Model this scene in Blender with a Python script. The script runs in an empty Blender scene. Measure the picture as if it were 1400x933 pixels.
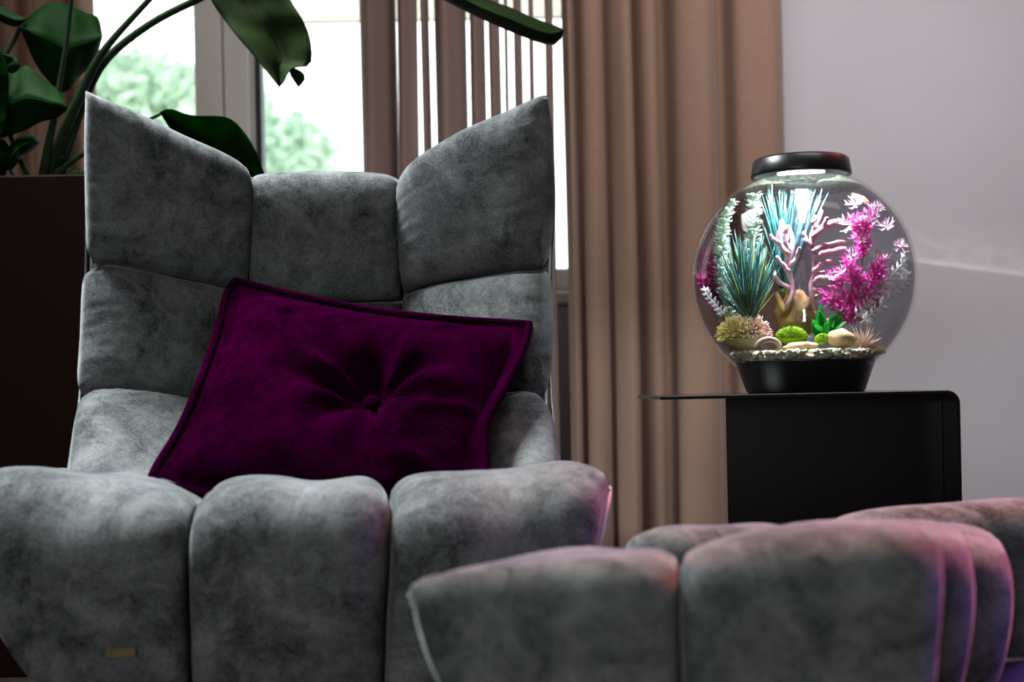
import bpy, bmesh, math, random
from mathutils import Vector, Matrix, Quaternion, noise
random.seed(7)
sc = bpy.context.scene
PI = math.pi

# ------------------------------------------------------------------ camera
CAMZ = 0.55
FPX = 50.0 / 36.0 * 1400.0
SHIFT = 64.0
ROLL = math.radians(-1.2)
cam_d = bpy.data.cameras.new('camera')
cam = bpy.data.objects.new('camera', cam_d)
sc.collection.objects.link(cam)
cam_d.lens = 50; cam_d.sensor_width = 36; cam_d.shift_y = SHIFT / 1400.0
cam_d.clip_start = 0.05
CAMR = Matrix.Rotation(PI / 2, 3, 'X') @ Matrix.Rotation(ROLL, 3, 'Z')
cam.matrix_world = Matrix.Translation((0, 0, CAMZ)) @ CAMR.to_4x4()
cam_d.dof.use_dof = True
cam_d.dof.focus_distance = 2.45
cam_d.dof.aperture_fstop = 2.8
sc.camera = cam

# ------------------------------------------------------------------ world, exposure, lights
sc.view_settings.view_transform = 'Standard'
sc.view_settings.look = 'None'
sc.view_settings.exposure = 0.0
sc.view_settings.gamma = 1.0
sc.view_settings.use_curve_mapping = False
sc.cycles.max_bounces = 8
sc.cycles.diffuse_bounces = 4
sc.cycles.transparent_max_bounces = 24
sc.cycles.caustics_reflective = False
sc.cycles.caustics_refractive = False
sc.cycles.sample_clamp_indirect = 4.0
world = bpy.data.worlds.new('overcast_sky'); sc.world = world
world.use_nodes = True
wb = world.node_tree.nodes['Background']
wb.inputs['Color'].default_value = (0.93, 0.97, 1.0, 1)
wb.inputs['Strength'].default_value = 3.2

def area_light(name, loc, target, sx, sy, power, col, spread=180):
    d = bpy.data.lights.new(name, 'AREA'); d.shape = 'RECTANGLE'; d.size = sx; d.size_y = sy
    d.energy = power; d.color = col; d.spread = math.radians(spread)
    o = bpy.data.objects.new(name, d); sc.collection.objects.link(o)
    o.location = loc
    o.rotation_euler = (Vector(target) - Vector(loc)).to_track_quat('-Z', 'Y').to_euler()
    return o
# unseen overhead light, added to brighten the seat tops and lower back
area_light('overhead_fill', (-1.0, 2.6, 2.52), (-0.42, 2.0, 0.4), 0.9, 0.6, 66, (0.93, 0.98, 1.0), 84)
# unseen fill light added behind the camera to lift the front faces
area_light('rear_fill', (-1.0, -1.6, 1.0), (-0.2, 1.9, 0.35), 1.6, 1.7, 19, (1.0, 0.99, 0.98), 120)
# unseen light added under the ceiling to brighten the back wall and curtain
area_light('wall_fill', (0.85, 2.1, 2.52), (0.95, 3.75, 0.85), 1.1, 0.3, 14, (1.0, 0.93, 0.95), 110)
# coloured mood lamps of the room, on the right
area_light('purple_mood_lamp', (2.4, 2.0, 0.75), (0.8, 1.65, 0.36), 0.6, 0.6, 3, (0.42, 0.16, 1.0), 42)
area_light('rose_mood_lamp', (1.9, 3.0, 2.4), (0.62, 1.6, 0.4), 0.4, 0.4, 13, (1.0, 0.22, 0.18), 34)

# ------------------------------------------------------------------ helpers
def at(px, py, Y):
    d = CAMR @ Vector(((px - 700.0) / FPX, (466.5 - py + SHIFT) / FPX, -1.0))
    return Vector((0, 0, CAMZ)) + d * (Y / d.y)

def proj(p):
    q = CAMR.transposed() @ (Vector(p) - Vector((0, 0, CAMZ)))
    return 700 + FPX * q.x / -q.z, 466.5 + SHIFT - FPX * q.y / -q.z

def link(o, parent=None):
    sc.collection.objects.link(o)
    if parent is not None:
        o.parent = parent
        o.matrix_parent_inverse = parent_world(parent).inverted()
    return o

def parent_world(p):
    m = p.matrix_basis.copy()
    if p.parent is not None:
        m = parent_world(p.parent) @ p.matrix_parent_inverse @ m
    return m

def mesh(name, vs, fs, mat, parent=None, smooth=True, center=True):
    me = bpy.data.meshes.new(name)
    c = Vector((0, 0, 0))
    vs = [Vector(v) for v in vs]
    if center:
        lo = Vector([min(v[i] for v in vs) for i in range(3)]); hi = Vector([max(v[i] for v in vs) for i in range(3)])
        c = (lo + hi) / 2
    me.from_pydata([v - c for v in vs], [], fs)
    if smooth: me.polygons.foreach_set('use_smooth', [True] * len(me.polygons))
    me.materials.append(mat)
    bm = bmesh.new(); bm.from_mesh(me); bmesh.ops.recalc_face_normals(bm, faces=bm.faces); bm.to_mesh(me); bm.free()
    o = bpy.data.objects.new(name, me)
    o.location = c
    return link(o, parent)

def empty(name, loc):
    o = bpy.data.objects.new(name, None); o.location = loc; o.empty_display_size = 0.05
    sc.collection.objects.link(o)
    return o

def tag(o, label=None, cat=None, group=None, kind=None):
    if label: o['label'] = label
    if cat: o['category'] = cat
    if group: o['group'] = group
    if kind: o['kind'] = kind
    return o

class MB:
    def __init__(s): s.v = []; s.f = []
    def add(s, vs, fs):
        b = len(s.v); s.v += [Vector(v) for v in vs]; s.f += [tuple(i + b for i in f) for f in fs]; return s
    def box(s, x0, x1, y0, y1, z0, z1):
        return s.add([(x, y, z) for x in (x0, x1) for y in (y0, y1) for z in (z0, z1)],
                     [(0, 1, 3, 2), (4, 6, 7, 5), (0, 4, 5, 1), (2, 3, 7, 6), (0, 2, 6, 4), (1, 5, 7, 3)])
    def tube(s, pts, rad, n=8, cap=True):
        pts = [Vector(p) for p in pts]
        if not hasattr(rad, '__len__'): rad = [rad] * len(pts)
        vs = []; fs = []; up = None
        for i, p in enumerate(pts):
            t = (pts[min(i + 1, len(pts) - 1)] - pts[max(i - 1, 0)]).normalized()
            if up is None: up = t.orthogonal().normalized()
            up = (up - t * up.dot(t)).normalized(); sd = t.cross(up)
            for k in range(n):
                a = 2 * PI * k / n
                vs.append(p + (up * math.cos(a) + sd * math.sin(a)) * rad[i])
        for i in range(len(pts) - 1):
            for k in range(n):
                fs.append((i * n + k, i * n + (k + 1) % n, (i + 1) * n + (k + 1) % n, (i + 1) * n + k))
        if cap: fs.append(tuple(range(n - 1, -1, -1))); fs.append(tuple(range((len(pts) - 1) * n, len(pts) * n)))
        return s.add(vs, fs)
    def lathe(s, prof, c, n=64, closed=False):
        vs = []; fs = []; m = len(prof)
        for r, z in prof:
            for k in range(n):
                a = 2 * PI * k / n; vs.append((c[0] + r * math.cos(a), c[1] + r * math.sin(a), c[2] + z))
        for i in range(m if closed else m - 1):
            j = (i + 1) % m
            for k in range(n):
                fs.append((i * n + k, i * n + (k + 1) % n, j * n + (k + 1) % n, j * n + k))
        return s.add(vs, fs)
    def build(s, name, mat, parent=None, smooth=True, center=True):
        return mesh(name, s.v, s.f, mat, parent, smooth, center)

def bevel(o, w=0.004, seg=2):
    m = o.modifiers.new('bevel', 'BEVEL'); m.width = w; m.segments = seg; m.limit_method = 'ANGLE'; m.angle_limit = math.radians(40)
    for p in o.data.polygons: p.use_smooth = False
    return o

def resample(pts, n):
    """smooth polyline through pts, n samples evenly spread along its length"""
    pts = [Vector(p) for p in pts]
    if len(pts) == 2: return [pts[0].lerp(pts[1], i / (n - 1)) for i in range(n)]
    P = [pts[0] * 2 - pts[1]] + pts + [pts[-1] * 2 - pts[-2]]
    fine = []
    for i in range(1, len(P) - 2):
        a, b, c, d = P[i - 1], P[i], P[i + 1], P[i + 2]
        for k in range(12):
            t = k / 12
            fine.append(0.5 * ((2 * b) + (c - a) * t + (2 * a - 5 * b + 4 * c - d) * t * t + (3 * b - a - 3 * c + d) * t ** 3))
    fine.append(pts[-1])
    L = [0]
    for i in range(1, len(fine)): L.append(L[-1] + (fine[i] - fine[i - 1]).length)
    out = []; j = 0
    for i in range(n):
        t = L[-1] * i / (n - 1)
        while j < len(L) - 2 and L[j + 1] < t: j += 1
        w = (t - L[j]) / max(1e-9, L[j + 1] - L[j])
        out.append(fine[j].lerp(fine[j + 1], min(1, max(0, w))))
    return out

# ------------------------------------------------------------------ materials
def new_mat(name):
    m = bpy.data.materials.new(name); m.use_nodes = True
    nt = m.node_tree; b = nt.nodes['Principled BSDF']
    return m, nt, b
def N(nt, typ, **kw):
    n = nt.nodes.new(typ)
    for k, v in kw.items():
        if k in n.inputs: n.inputs[k].default_value = v
        else: setattr(n, k, v)
    return n
def plain(name, col, rough=0.5, metal=0.0, spec=0.5, var=0.0, scale=8, bump=0.0, bscale=60, sheen=0.0, coat=0.0):
    m, nt, b = new_mat(name)
    b.inputs['Base Color'].default_value = (*col, 1); b.inputs['Roughness'].default_value = rough
    b.inputs['Metallic'].default_value = metal; b.inputs['Specular IOR Level'].default_value = spec
    b.inputs['Sheen Weight'].default_value = sheen; b.inputs['Coat Weight'].default_value = coat
    tc = N(nt, 'ShaderNodeTexCoord')
    nz = N(nt, 'ShaderNodeTexNoise', Scale=scale, Detail=5.0)
    nt.links.new(tc.outputs['Object'], nz.inputs['Vector'])
    rp = N(nt, 'ShaderNodeValToRGB')
    rp.color_ramp.elements[0].position = 0.3; rp.color_ramp.elements[1].position = 0.7
    rp.color_ramp.elements[0].color = (*[c * (1 - var) for c in col], 1)
    rp.color_ramp.elements[1].color = (*[min(1, c * (1 + var)) for c in col], 1)
    nt.links.new(nz.outputs['Fac'], rp.inputs['Fac']); nt.links.new(rp.outputs['Color'], b.inputs['Base Color'])
    if bump:
        n2 = N(nt, 'ShaderNodeTexNoise', Scale=bscale, Detail=3.0)
        nt.links.new(tc.outputs['Object'], n2.inputs['Vector'])
        bp = N(nt, 'ShaderNodeBump', Strength=bump, Distance=0.002)
        nt.links.new(n2.outputs['Fac'], bp.inputs['Height']); nt.links.new(bp.outputs['Normal'], b.inputs['Normal'])
    return m

def velvet(name, dark, light, sheen, sheen_col, scale=9.0, spec=0.03):
    m, nt, b = new_mat(name)
    tc = N(nt, 'ShaderNodeTexCoord')
    n1 = N(nt, 'ShaderNodeTexNoise', Scale=scale, Detail=8.0, Roughness=0.68, Distortion=0.8)
    n2 = N(nt, 'ShaderNodeTexNoise', Scale=260.0, Detail=3.0, Roughness=0.7)
    n3 = N(nt, 'ShaderNodeTexNoise', Scale=scale * 4.5, Detail=5.0, Roughness=0.7, Distortion=1.0)
    for n_ in (n1, n2, n3): nt.links.new(tc.outputs['Object'], n_.inputs['Vector'])
    mx = N(nt, 'ShaderNodeMath', operation='MULTIPLY_ADD'); mx.inputs[1].default_value = 0.45
    nt.links.new(n2.outputs['Fac'], mx.inputs[0]); nt.links.new(n1.outputs['Fac'], mx.inputs[2])
    my = N(nt, 'ShaderNodeMath', operation='MULTIPLY_ADD'); my.inputs[1].default_value = 0.55
    nt.links.new(n3.outputs['Fac'], my.inputs[0]); nt.links.new(mx.outputs[0], my.inputs[2])
    rp = N(nt, 'ShaderNodeValToRGB')
    rp.color_ramp.elements[0].position = 0.80; rp.color_ramp.elements[1].position = 1.0
    mr = N(nt, 'ShaderNodeMapRange'); mr.inputs['From Min'].default_value = 0.78; mr.inputs['From Max'].default_value = 1.25
    rp.color_ramp.elements[0].position = 0.0; rp.color_ramp.elements[1].position = 1.0
    rp.color_ramp.elements[0].color = (*dark, 1); rp.color_ramp.elements[1].color = (*light, 1)
    nt.links.new(my.outputs[0], mr.inputs['Value']); nt.links.new(mr.outputs[0], rp.inputs['Fac']); nt.links.new(rp.outputs['Color'], b.inputs['Base Color'])
    b.inputs['Roughness'].default_value = 0.85; b.inputs['Specular IOR Level'].default_value = spec
    b.inputs['Sheen Weight'].default_value = sheen; b.inputs['Sheen Roughness'].default_value = 0.3
    b.inputs['Sheen Tint'].default_value = (*sheen_col, 1)
    bp = N(nt, 'ShaderNodeBump', Strength=0.45, Distance=0.003)
    nt.links.new(my.outputs[0], bp.inputs['Height']); nt.links.new(bp.outputs['Normal'], b.inputs['Normal'])
    return m

def cloth(name, col, translucent, slub=True):
    m, nt, b = new_mat(name)
    tc = N(nt, 'ShaderNodeTexCoord')
    mp = N(nt, 'ShaderNodeMapping'); mp.inputs['Scale'].default_value = (90, 90, 420)
    nt.links.new(tc.outputs['Object'], mp.inputs['Vector'])
    n1 = N(nt, 'ShaderNodeTexNoise', Scale=1.0, Detail=4.0)
    nt.links.new(mp.outputs['Vector'], n1.inputs['Vector'])
    rp = N(nt, 'ShaderNodeValToRGB')
    rp.color_ramp.elements[0].position = 0.3; rp.color_ramp.elements[1].position = 0.7
    rp.color_ramp.elements[0].color = (*[c * 0.9 for c in col], 1); rp.color_ramp.elements[1].color = (*[min(1, c * 1.07) for c in col], 1)
    nt.links.new(n1.outputs['Fac'], rp.inputs['Fac'])
    nt.links.new(rp.outputs['Color'], b.inputs['Base Color'])
    b.inputs['Roughness'].default_value = 0.9; b.inputs['Specular IOR Level'].default_value = 0.1
    b.inputs['Sheen Weight'].default_value = 0.25
    tr = N(nt, 'ShaderNodeBsdfTranslucent'); nt.links.new(rp.outputs['Color'], tr.inputs['Color'])
    mix = N(nt, 'ShaderNodeMixShader'); mix.inputs[0].default_value = translucent
    out = nt.nodes['Material Output']
    nt.links.new(b.outputs[0], mix.inputs[1]); nt.links.new(tr.outputs[0], mix.inputs[2]); nt.links.new(mix.outputs[0], out.inputs['Surface'])
    bp = N(nt, 'ShaderNodeBump', Strength=0.3, Distance=0.001)
    nt.links.new(n1.outputs['Fac'], bp.inputs['Height']); nt.links.new(bp.outputs['Normal'], b.inputs['Normal'])
    return m

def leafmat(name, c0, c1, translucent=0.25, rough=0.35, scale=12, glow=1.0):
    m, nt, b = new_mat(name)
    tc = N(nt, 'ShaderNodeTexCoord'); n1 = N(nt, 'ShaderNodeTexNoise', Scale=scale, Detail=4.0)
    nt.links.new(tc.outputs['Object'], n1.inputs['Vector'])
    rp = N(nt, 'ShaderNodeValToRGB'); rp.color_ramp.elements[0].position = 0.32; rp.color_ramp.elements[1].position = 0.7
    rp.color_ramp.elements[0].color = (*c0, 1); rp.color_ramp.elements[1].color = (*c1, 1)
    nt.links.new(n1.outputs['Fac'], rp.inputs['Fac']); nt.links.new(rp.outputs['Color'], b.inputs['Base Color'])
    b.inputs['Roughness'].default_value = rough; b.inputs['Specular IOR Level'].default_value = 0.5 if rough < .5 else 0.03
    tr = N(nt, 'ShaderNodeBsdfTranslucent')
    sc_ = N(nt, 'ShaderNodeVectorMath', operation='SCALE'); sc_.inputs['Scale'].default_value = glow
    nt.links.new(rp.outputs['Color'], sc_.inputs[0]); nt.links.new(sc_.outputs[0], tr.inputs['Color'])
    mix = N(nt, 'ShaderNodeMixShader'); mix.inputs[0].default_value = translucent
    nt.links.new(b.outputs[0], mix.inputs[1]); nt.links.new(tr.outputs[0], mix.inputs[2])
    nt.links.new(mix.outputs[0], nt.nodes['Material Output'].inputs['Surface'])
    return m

def clear(name, tint, edge, gloss=0.9, speck=False, power=4.0, base=0.025):
    """thin clear material: see-through face on, mirror-like towards grazing angles"""
    m, nt, b = new_mat(name); nt.nodes.remove(b)
    tr = N(nt, 'ShaderNodeBsdfTransparent'); tr.inputs['Color'].default_value = (*tint, 1)
    gl = N(nt, 'ShaderNodeBsdfGlossy'); gl.inputs['Color'].default_value = (gloss, gloss, gloss, 1); gl.inputs['Roughness'].default_value = 0.03
    lw = N(nt, 'ShaderNodeLayerWeight', Blend=0.5)
    pw = N(nt, 'ShaderNodeMath', operation='POWER'); pw.inputs[1].default_value = power
    ma = N(nt, 'ShaderNodeMath', operation='MULTIPLY_ADD'); ma.inputs[1].default_value = edge; ma.inputs[2].default_value = base
    nt.links.new(lw.outputs['Facing'], pw.inputs[0]); nt.links.new(pw.outputs[0], ma.inputs[0])
    mix = N(nt, 'ShaderNodeMixShader')
    nt.links.new(ma.outputs[0], mix.inputs[0]); nt.links.new(tr.outputs[0], mix.inputs[1]); nt.links.new(gl.outputs[0], mix.inputs[2])
    last = mix
    if speck:   # condensation droplets on the inside
        tc = N(nt, 'ShaderNodeTexCoord'); vo = N(nt, 'ShaderNodeTexNoise', Scale=170.0, Detail=3.0)
        nt.links.new(tc.outputs['Object'], vo.inputs['Vector'])
        rp = N(nt, 'ShaderNodeValToRGB'); rp.color_ramp.elements[0].position = 0.42; rp.color_ramp.elements[1].position = 0.62
        rp.color_ramp.elements[0].color = (0.08, 0.08, 0.08, 1); rp.color_ramp.elements[1].color = (0.6, 0.6, 0.6, 1)
        nt.links.new(vo.outputs['Fac'], rp.inputs['Fac'])
        df = N(nt, 'ShaderNodeBsdfTranslucent'); df.inputs['Color'].default_value = (0.20, 0.22, 0.18, 1)
        m2 = N(nt, 'ShaderNodeMixShader')
        nt.links.new(rp.outputs['Color'], m2.inputs[0]); nt.links.new(mix.outputs[0], m2.inputs[1]); nt.links.new(df.outputs[0], m2.inputs[2])
        last = m2
    nt.links.new(last.outputs[0], nt.nodes['Material Output'].inputs['Surface'])
    return m

def emit(name, col, s):
    m, nt, b = new_mat(name)
    b.inputs['Base Color'].default_value = (*col, 1)
    b.inputs['Emission Color'].default_value = (*col, 1); b.inputs['Emission Strength'].default_value = s
    return m

M_GREY = velvet('grey_velvet', (0.021, 0.024, 0.0245), (0.165, 0.174, 0.174), 0.2, (0.8, 0.84, 0.85), 7.0)
M_PLUM = velvet('plum_velvet', (0.0028, 0.00004, 0.0018), (0.0185, 0.0001, 0.0108), 0.0, (0.5, 0.01, 0.3), 7.0, 0.0)
M_SHELL = plain('grey_shell', (0.10, 0.10, 0.105), 0.45)
M_FOOT = plain('dark_metal', (0.02, 0.02, 0.022), 0.35, 0.8)
M_TAG = plain('bronze_tag', (0.12, 0.095, 0.04), 0.5, 0.3, var=0.3, scale=60)
M_WALL = plain('lilac_grey_paint', (0.60, 0.585, 0.61), 0.75, var=0.03, scale=3, bump=0.05, bscale=120)
M_CEIL = plain('white_ceiling_paint', (0.7, 0.7, 0.7), 0.9)
M_FLOOR = plain('dark_wood_floor', (0.010, 0.005, 0.0035), 0.45, var=0.35, scale=5)
M_CURT = cloth('rose_brown_linen', (0.44, 0.285, 0.205), 0.30)
M_CURT2 = cloth('mauve_brown_linen', (0.36, 0.24, 0.20), 0.22)
M_BLIND = cloth('cream_blind_fabric', (0.93, 0.92, 0.84), 0.75)
M_FRAME = plain('window_frame_paint', (0.72, 0.70, 0.64), 0.5)
M_GASK = plain('black_gasket', (0.015, 0.017, 0.02), 0.6)
M_PANE = clear('window_glass', (0.97, 0.985, 0.98), 0.5)
M_BLACK = plain('black_sheet_metal', (0.005, 0.005, 0.006), 0.4, 0.0, 0.25, bump=0.03, bscale=300)
M_SATIN = plain('satin_black_metal', (0.008, 0.008, 0.009), 0.18, 0.0, 0.5)
M_GLOSS = plain('black_gloss_plastic', (0.005, 0.005, 0.006), 0.32, 0.0, 0.4)
M_POT = plain('dark_brown_planter', (0.008, 0.003, 0.0022), 0.6, spec=0.04)
M_SOIL = plain('potting_soil', (0.02, 0.012, 0.008), 0.95, var=0.5, scale=60)
M_LEAF = leafmat('dark_green_leaf', (0.003, 0.016, 0.004), (0.008, 0.032, 0.007), 0.25, 0.6)
M_LEAF2 = leafmat('mid_green_leaf', (0.0025, 0.016, 0.002), (0.007, 0.036, 0.005), 0.4, 0.6, glow=4.0)
M_LEAF3 = leafmat('olive_green_leaf', (0.009, 0.017, 0.006), (0.02, 0.036, 0.010), 0.3, 0.6, glow=1.5)
M_STEM = leafmat('plant_stalk', (0.010, 0.020, 0.010), (0.02, 0.036, 0.016), 0.0, 0.6)

# ------------------------------------------------------------------ setting
WY = 3.80          # room side of the window wall
XL, XR, YB, ZC = -2.5, 2.7, -2.6, 2.6
wx0, wx1 = at(55, 300, WY).x, at(802, 300, WY).x
wz0, wz1 = 0.80, 2.35
w = MB()
w.box(XL, wx0, WY, WY + 0.2, 0, ZC).box(wx1, XR, WY, WY + 0.2, 0, ZC).box(wx0, wx1, WY, WY + 0.2, 0, wz0).box(wx0, wx1, WY, WY + 0.2, wz1, ZC)
tag(w.build('wall_back', M_WALL, smooth=False), 'lilac grey painted wall behind the fish tank', 'wall', kind='structure')
tag(MB().box(XL - 0.1, XL, YB, WY, 0, ZC).build('wall_left', M_WALL, smooth=False), 'plain painted wall on the left side', 'wall', kind='structure')
tag(MB().box(XR, XR + 0.1, YB, WY, 0, ZC).build('wall_right', M_WALL, smooth=False), 'plain painted wall on the right side', 'wall', kind='structure')
tag(MB().box(XL, XR, YB - 0.1, YB, 0, ZC).build('wall_rear', M_WALL, smooth=False), 'plain painted wall behind the viewer', 'wall', kind='structure')
tag(MB().box(XL, XR, YB, WY, -0.1, 0).build('floor', M_FLOOR, smooth=False), 'dark brown wooden floor', 'floor', kind='structure')
tag(MB().box(XL, XR, YB, WY, ZC, ZC + 0.1).build('ceiling', M_CEIL, smooth=False), 'white painted ceiling', 'ceiling', kind='structure')

# window: two sashes meeting in a wide grey post
win = tag(empty('window_1', ((wx0 + wx1) / 2, WY + 0.08, wz0)), 'bright window with a wide grey frame post', 'window', kind='structure')
fy0, fy1 = WY + 0.04, WY + 0.11
def xw(px, py=100): return at(px, py, WY + 0.05).x
xa, xb, xc, xd, xe = xw(268), xw(306), xw(341), xw(348), xw(356)
o = MB().box(wx0, wx0 + 0.06, fy0, fy1, wz0, wz1).box(wx1 - 0.02, wx1, fy0, fy1, wz0, wz1)\
    .box(wx0, wx1, fy0, fy1, wz1 - 0.07, wz1).box(wx0, wx1, fy0, fy1, wz0, wz0 + 0.07).build('window_frame', M_FRAME, win); bevel(o)
bevel(MB().box(xa, xb - 0.002, fy0 - 0.012, fy1, wz0 + 0.02, wz1 - 0.02).build('sash_post', M_FRAME, win))
bevel(MB().box(xb + 0.002, xc, fy0 - 0.004, fy1, wz0 + 0.02, wz1 - 0.02).build('sash_post', M_FRAME, win))
bevel(MB().box(xc, xd, fy0 + 0.006, fy1, wz0 + 0.03, wz1 - 0.03).build('glazing_bead', plain('pale_bead', (0.5, 0.49, 0.46), 0.5), win), 0.002)
MB().box(xd, xe, fy0 + 0.012, fy1, wz0 + 0.03, wz1 - 0.03).build('gasket', M_GASK, win, False)
MB().box(wx0 + 0.05, xa + 0.01, fy0 + 0.03, fy0 + 0.04, wz0 + 0.05, wz1 - 0.05).build('pane', M_PANE, win, False)
MB().box(xe - 0.01, wx1 - 0.01, fy0 + 0.03, fy0 + 0.04, wz0 + 0.05, wz1 - 0.05).build('pane', M_PANE, win, False)
bevel(MB().box(wx0 - 0.03, wx1 + 0.03, WY - 0.06, WY + 0.12, wz0 - 0.03, wz0).build('window_sill', M_FRAME, win))
# cream roller blind pulled down a little over the right sash
bl = tag(empty('roller_blind', (0, WY + 0.02, 1.9)), 'cream roller blind drawn a little way down the right window pane', 'blind')
zb = at(450, 28, WY).z
MB().box(xe + 0.01, wx1 - 0.03, WY + 0.018, WY + 0.022, zb, wz1 - 0.03).build('blind_fabric', M_BLIND, bl, False)
MB().tube([(xe + 0.005, WY + 0.02, zb), (wx1 - 0.025, WY + 0.02, zb)], 0.003, 8).build('bottom_bar', M_BLIND, bl)
MB().tube([(xe, WY + 0.02, wz1 - 0.02), (wx1 - 0.02, WY + 0.02, wz1 - 0.02)], 0.02, 12).build('roller_tube', M_BLIND, bl)

# ------------------------------------------------------------------ garden trees
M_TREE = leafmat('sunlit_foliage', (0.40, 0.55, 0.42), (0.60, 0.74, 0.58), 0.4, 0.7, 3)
M_BARK = plain('tree_bark', (0.12, 0.10, 0.08), 0.9, var=0.3)
def garden_tree(label, c, blobs, seed):
    rnd = random.Random(seed)
    t = empty('garden_tree', (c[0], c[1], -3.0)); tag(t, label, 'tree', 'garden trees outside the window')
    m = MB()
    for (px, py, r) in blobs:
        p = at(px, py, c[1])
        for i in range(int(700 * (r / 0.6) ** 2)):
            d = Vector((rnd.gauss(0, 1), rnd.gauss(0, 1), rnd.gauss(0, 1))).normalized() * r * rnd.random() ** 0.35
            q = p + d; s = 0.075
            a = Vector((rnd.gauss(0, 1), rnd.gauss(0, 1), rnd.gauss(0, 1))).normalized(); b = a.orthogonal().normalized()
            m.add([q - a * s, q + b * s * .5, q + a * s, q - b * s * .5], [(0, 1, 2, 3)])
    tag(m.build('foliage', M_TREE, t, False), kind='stuff')
    k = MB().tube([(c[0], c[1], -3), (c[0] + .1, c[1], -1), at(blobs[0][0], blobs[0][1] + 20, c[1])], [0.14, 0.11, 0.05], 8); k.build('trunk', M_BARK, t)
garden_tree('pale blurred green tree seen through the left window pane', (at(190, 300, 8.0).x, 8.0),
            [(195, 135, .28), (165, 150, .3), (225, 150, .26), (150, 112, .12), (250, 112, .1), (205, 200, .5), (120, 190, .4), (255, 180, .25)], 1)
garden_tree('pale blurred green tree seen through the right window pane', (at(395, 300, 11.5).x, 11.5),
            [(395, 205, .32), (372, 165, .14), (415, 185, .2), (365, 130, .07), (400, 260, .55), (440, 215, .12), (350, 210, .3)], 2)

# ------------------------------------------------------------------ curtains
def fold_strip(name, pts, z0, z1, mat, parent=None, seed=0, thick=0.002, sub=10):
    """a hanging cloth: pts = plan-view curve (x, y), smoothed"""
    n = max(8, len(pts) * sub)
    pl = resample([Vector((p[0], p[1], 0)) for p in pts], n)
    nz = 14; vs = []; fs = []
    for j in range(nz + 1):
        t = j / nz; z = z0 + (z1 - z0) * t
        for i, p in enumerate(pl):
            k = noise.noise(Vector((p.x * 6, seed, z * 0.7)))
            vs.append((p.x + 0.006 * k, p.y + 0.012 * noise.noise(Vector((p.x * 9, seed + 5, z * 0.8))), z))
    for j in range(nz):
        for i in range(n - 1):
            a = j * n + i; fs.append((a, a + 1, a + n + 1, a + n))
    o = mesh(name, vs, fs, mat, parent)
    s = o.modifiers.new('thickness', 'SOLIDIFY'); s.thickness = thick; s.offset = 0
    return o
CZ0, CZ1 = 0.03, 2.47
CY = 3.52
def cx(px, Y=CY, py=200): return at(px, py, Y).x
# heavy curtain panel between chair and tank: crests (towards viewer) and troughs
prof = [(772, .03), (781, -.03), (790, .035), (800, -.035), (821, -.035), (829, .025), (838, -.03), (859, -.065), (864, .0), (870, .065), (880, -.01), (896, -.02), (902, .055),
        (914, .06), (924, -.03), (950, -.05), (972, -.03), (984, .05), (996, .05), (1006, -.04), (1035, -.06), (1060, -.04), (1075, .03)]
cb = tag(empty('curtain', (cx(920), CY, 0)), 'heavy rose-brown linen curtain hanging between armchair and fish tank', 'curtain', 'linen curtains')
fold_strip('cloth', [(cx(p), CY + d * .9) for p, d in prof], CZ0, CZ1, M_CURT, cb, 3, sub=6)
# window curtain drawn back in narrow pleats with daylight slipping through
ca = tag(empty('curtain', (cx(630), CY, 0)), 'mauve-brown curtain in narrow pleats before the window, daylight showing between its folds', 'curtain', 'linen curtains')
for i, (a, b) in enumerate([(494, 539), (545, 570), (578, 588), (597, 637), (645, 665), (671, 686), (693, 697), (706, 717), (727, 733), (748, 759)]):
    m_ = (a + b) / 2; dpt = min(0.06, (b - a) * 0.0016 + .006)
    pts = [(cx(a) + .004, CY + .05 + dpt), (cx(a), CY + .04), (cx(a + (b - a) * .3), CY + .04 - dpt), (cx(a + (b - a) * .62), CY + .04 - dpt * .4), (cx(b), CY + .045 + dpt * .7), (cx(b) - .004, CY + .06 + dpt)]
    fold_strip('pleat', pts, CZ0, CZ1, M_CURT2, ca, 10 + i, sub=5)
# curtain behind the plant
cl = tag(empty('curtain', (cx(30), CY, 0)), 'rose-brown curtain hanging behind the large green plant at far left', 'curtain', 'linen curtains')
fold_strip('cloth', [(cx(p), CY + d) for p, d in [(-150, .03), (-120, -.05), (-90, .05), (-62, -.05), (-35, .05), (-12, -.05), (8, .03), (22, -.02), (38, .05), (62, -.05), (86, .0), (98, .05), (112, -.03), (124, .05)]], CZ0, CZ1, M_CURT, cl, 40, sub=6)
rail = tag(empty('curtain_rail', (0, CY, 2.5)), 'dark curtain rail above the window and curtains', 'curtain rail')
MB().tube([(cx(-200), CY, 2.49), (cx(1120), CY, 2.49)], 0.013, 10).build('rail', M_FOOT, rail)
for px in (-190, 440, 1110):
    MB().box(cx(px) - .01, cx(px) + .01, CY, WY, 2.48, 2.50).build('bracket', M_FOOT, rail, False)

# ------------------------------------------------------------------ upholstery
def prof_e(t, k=3.2, q=2.2):
    return max(0.0, 1 - abs(2 * t - 1) ** k) ** (1 / q)

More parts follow.
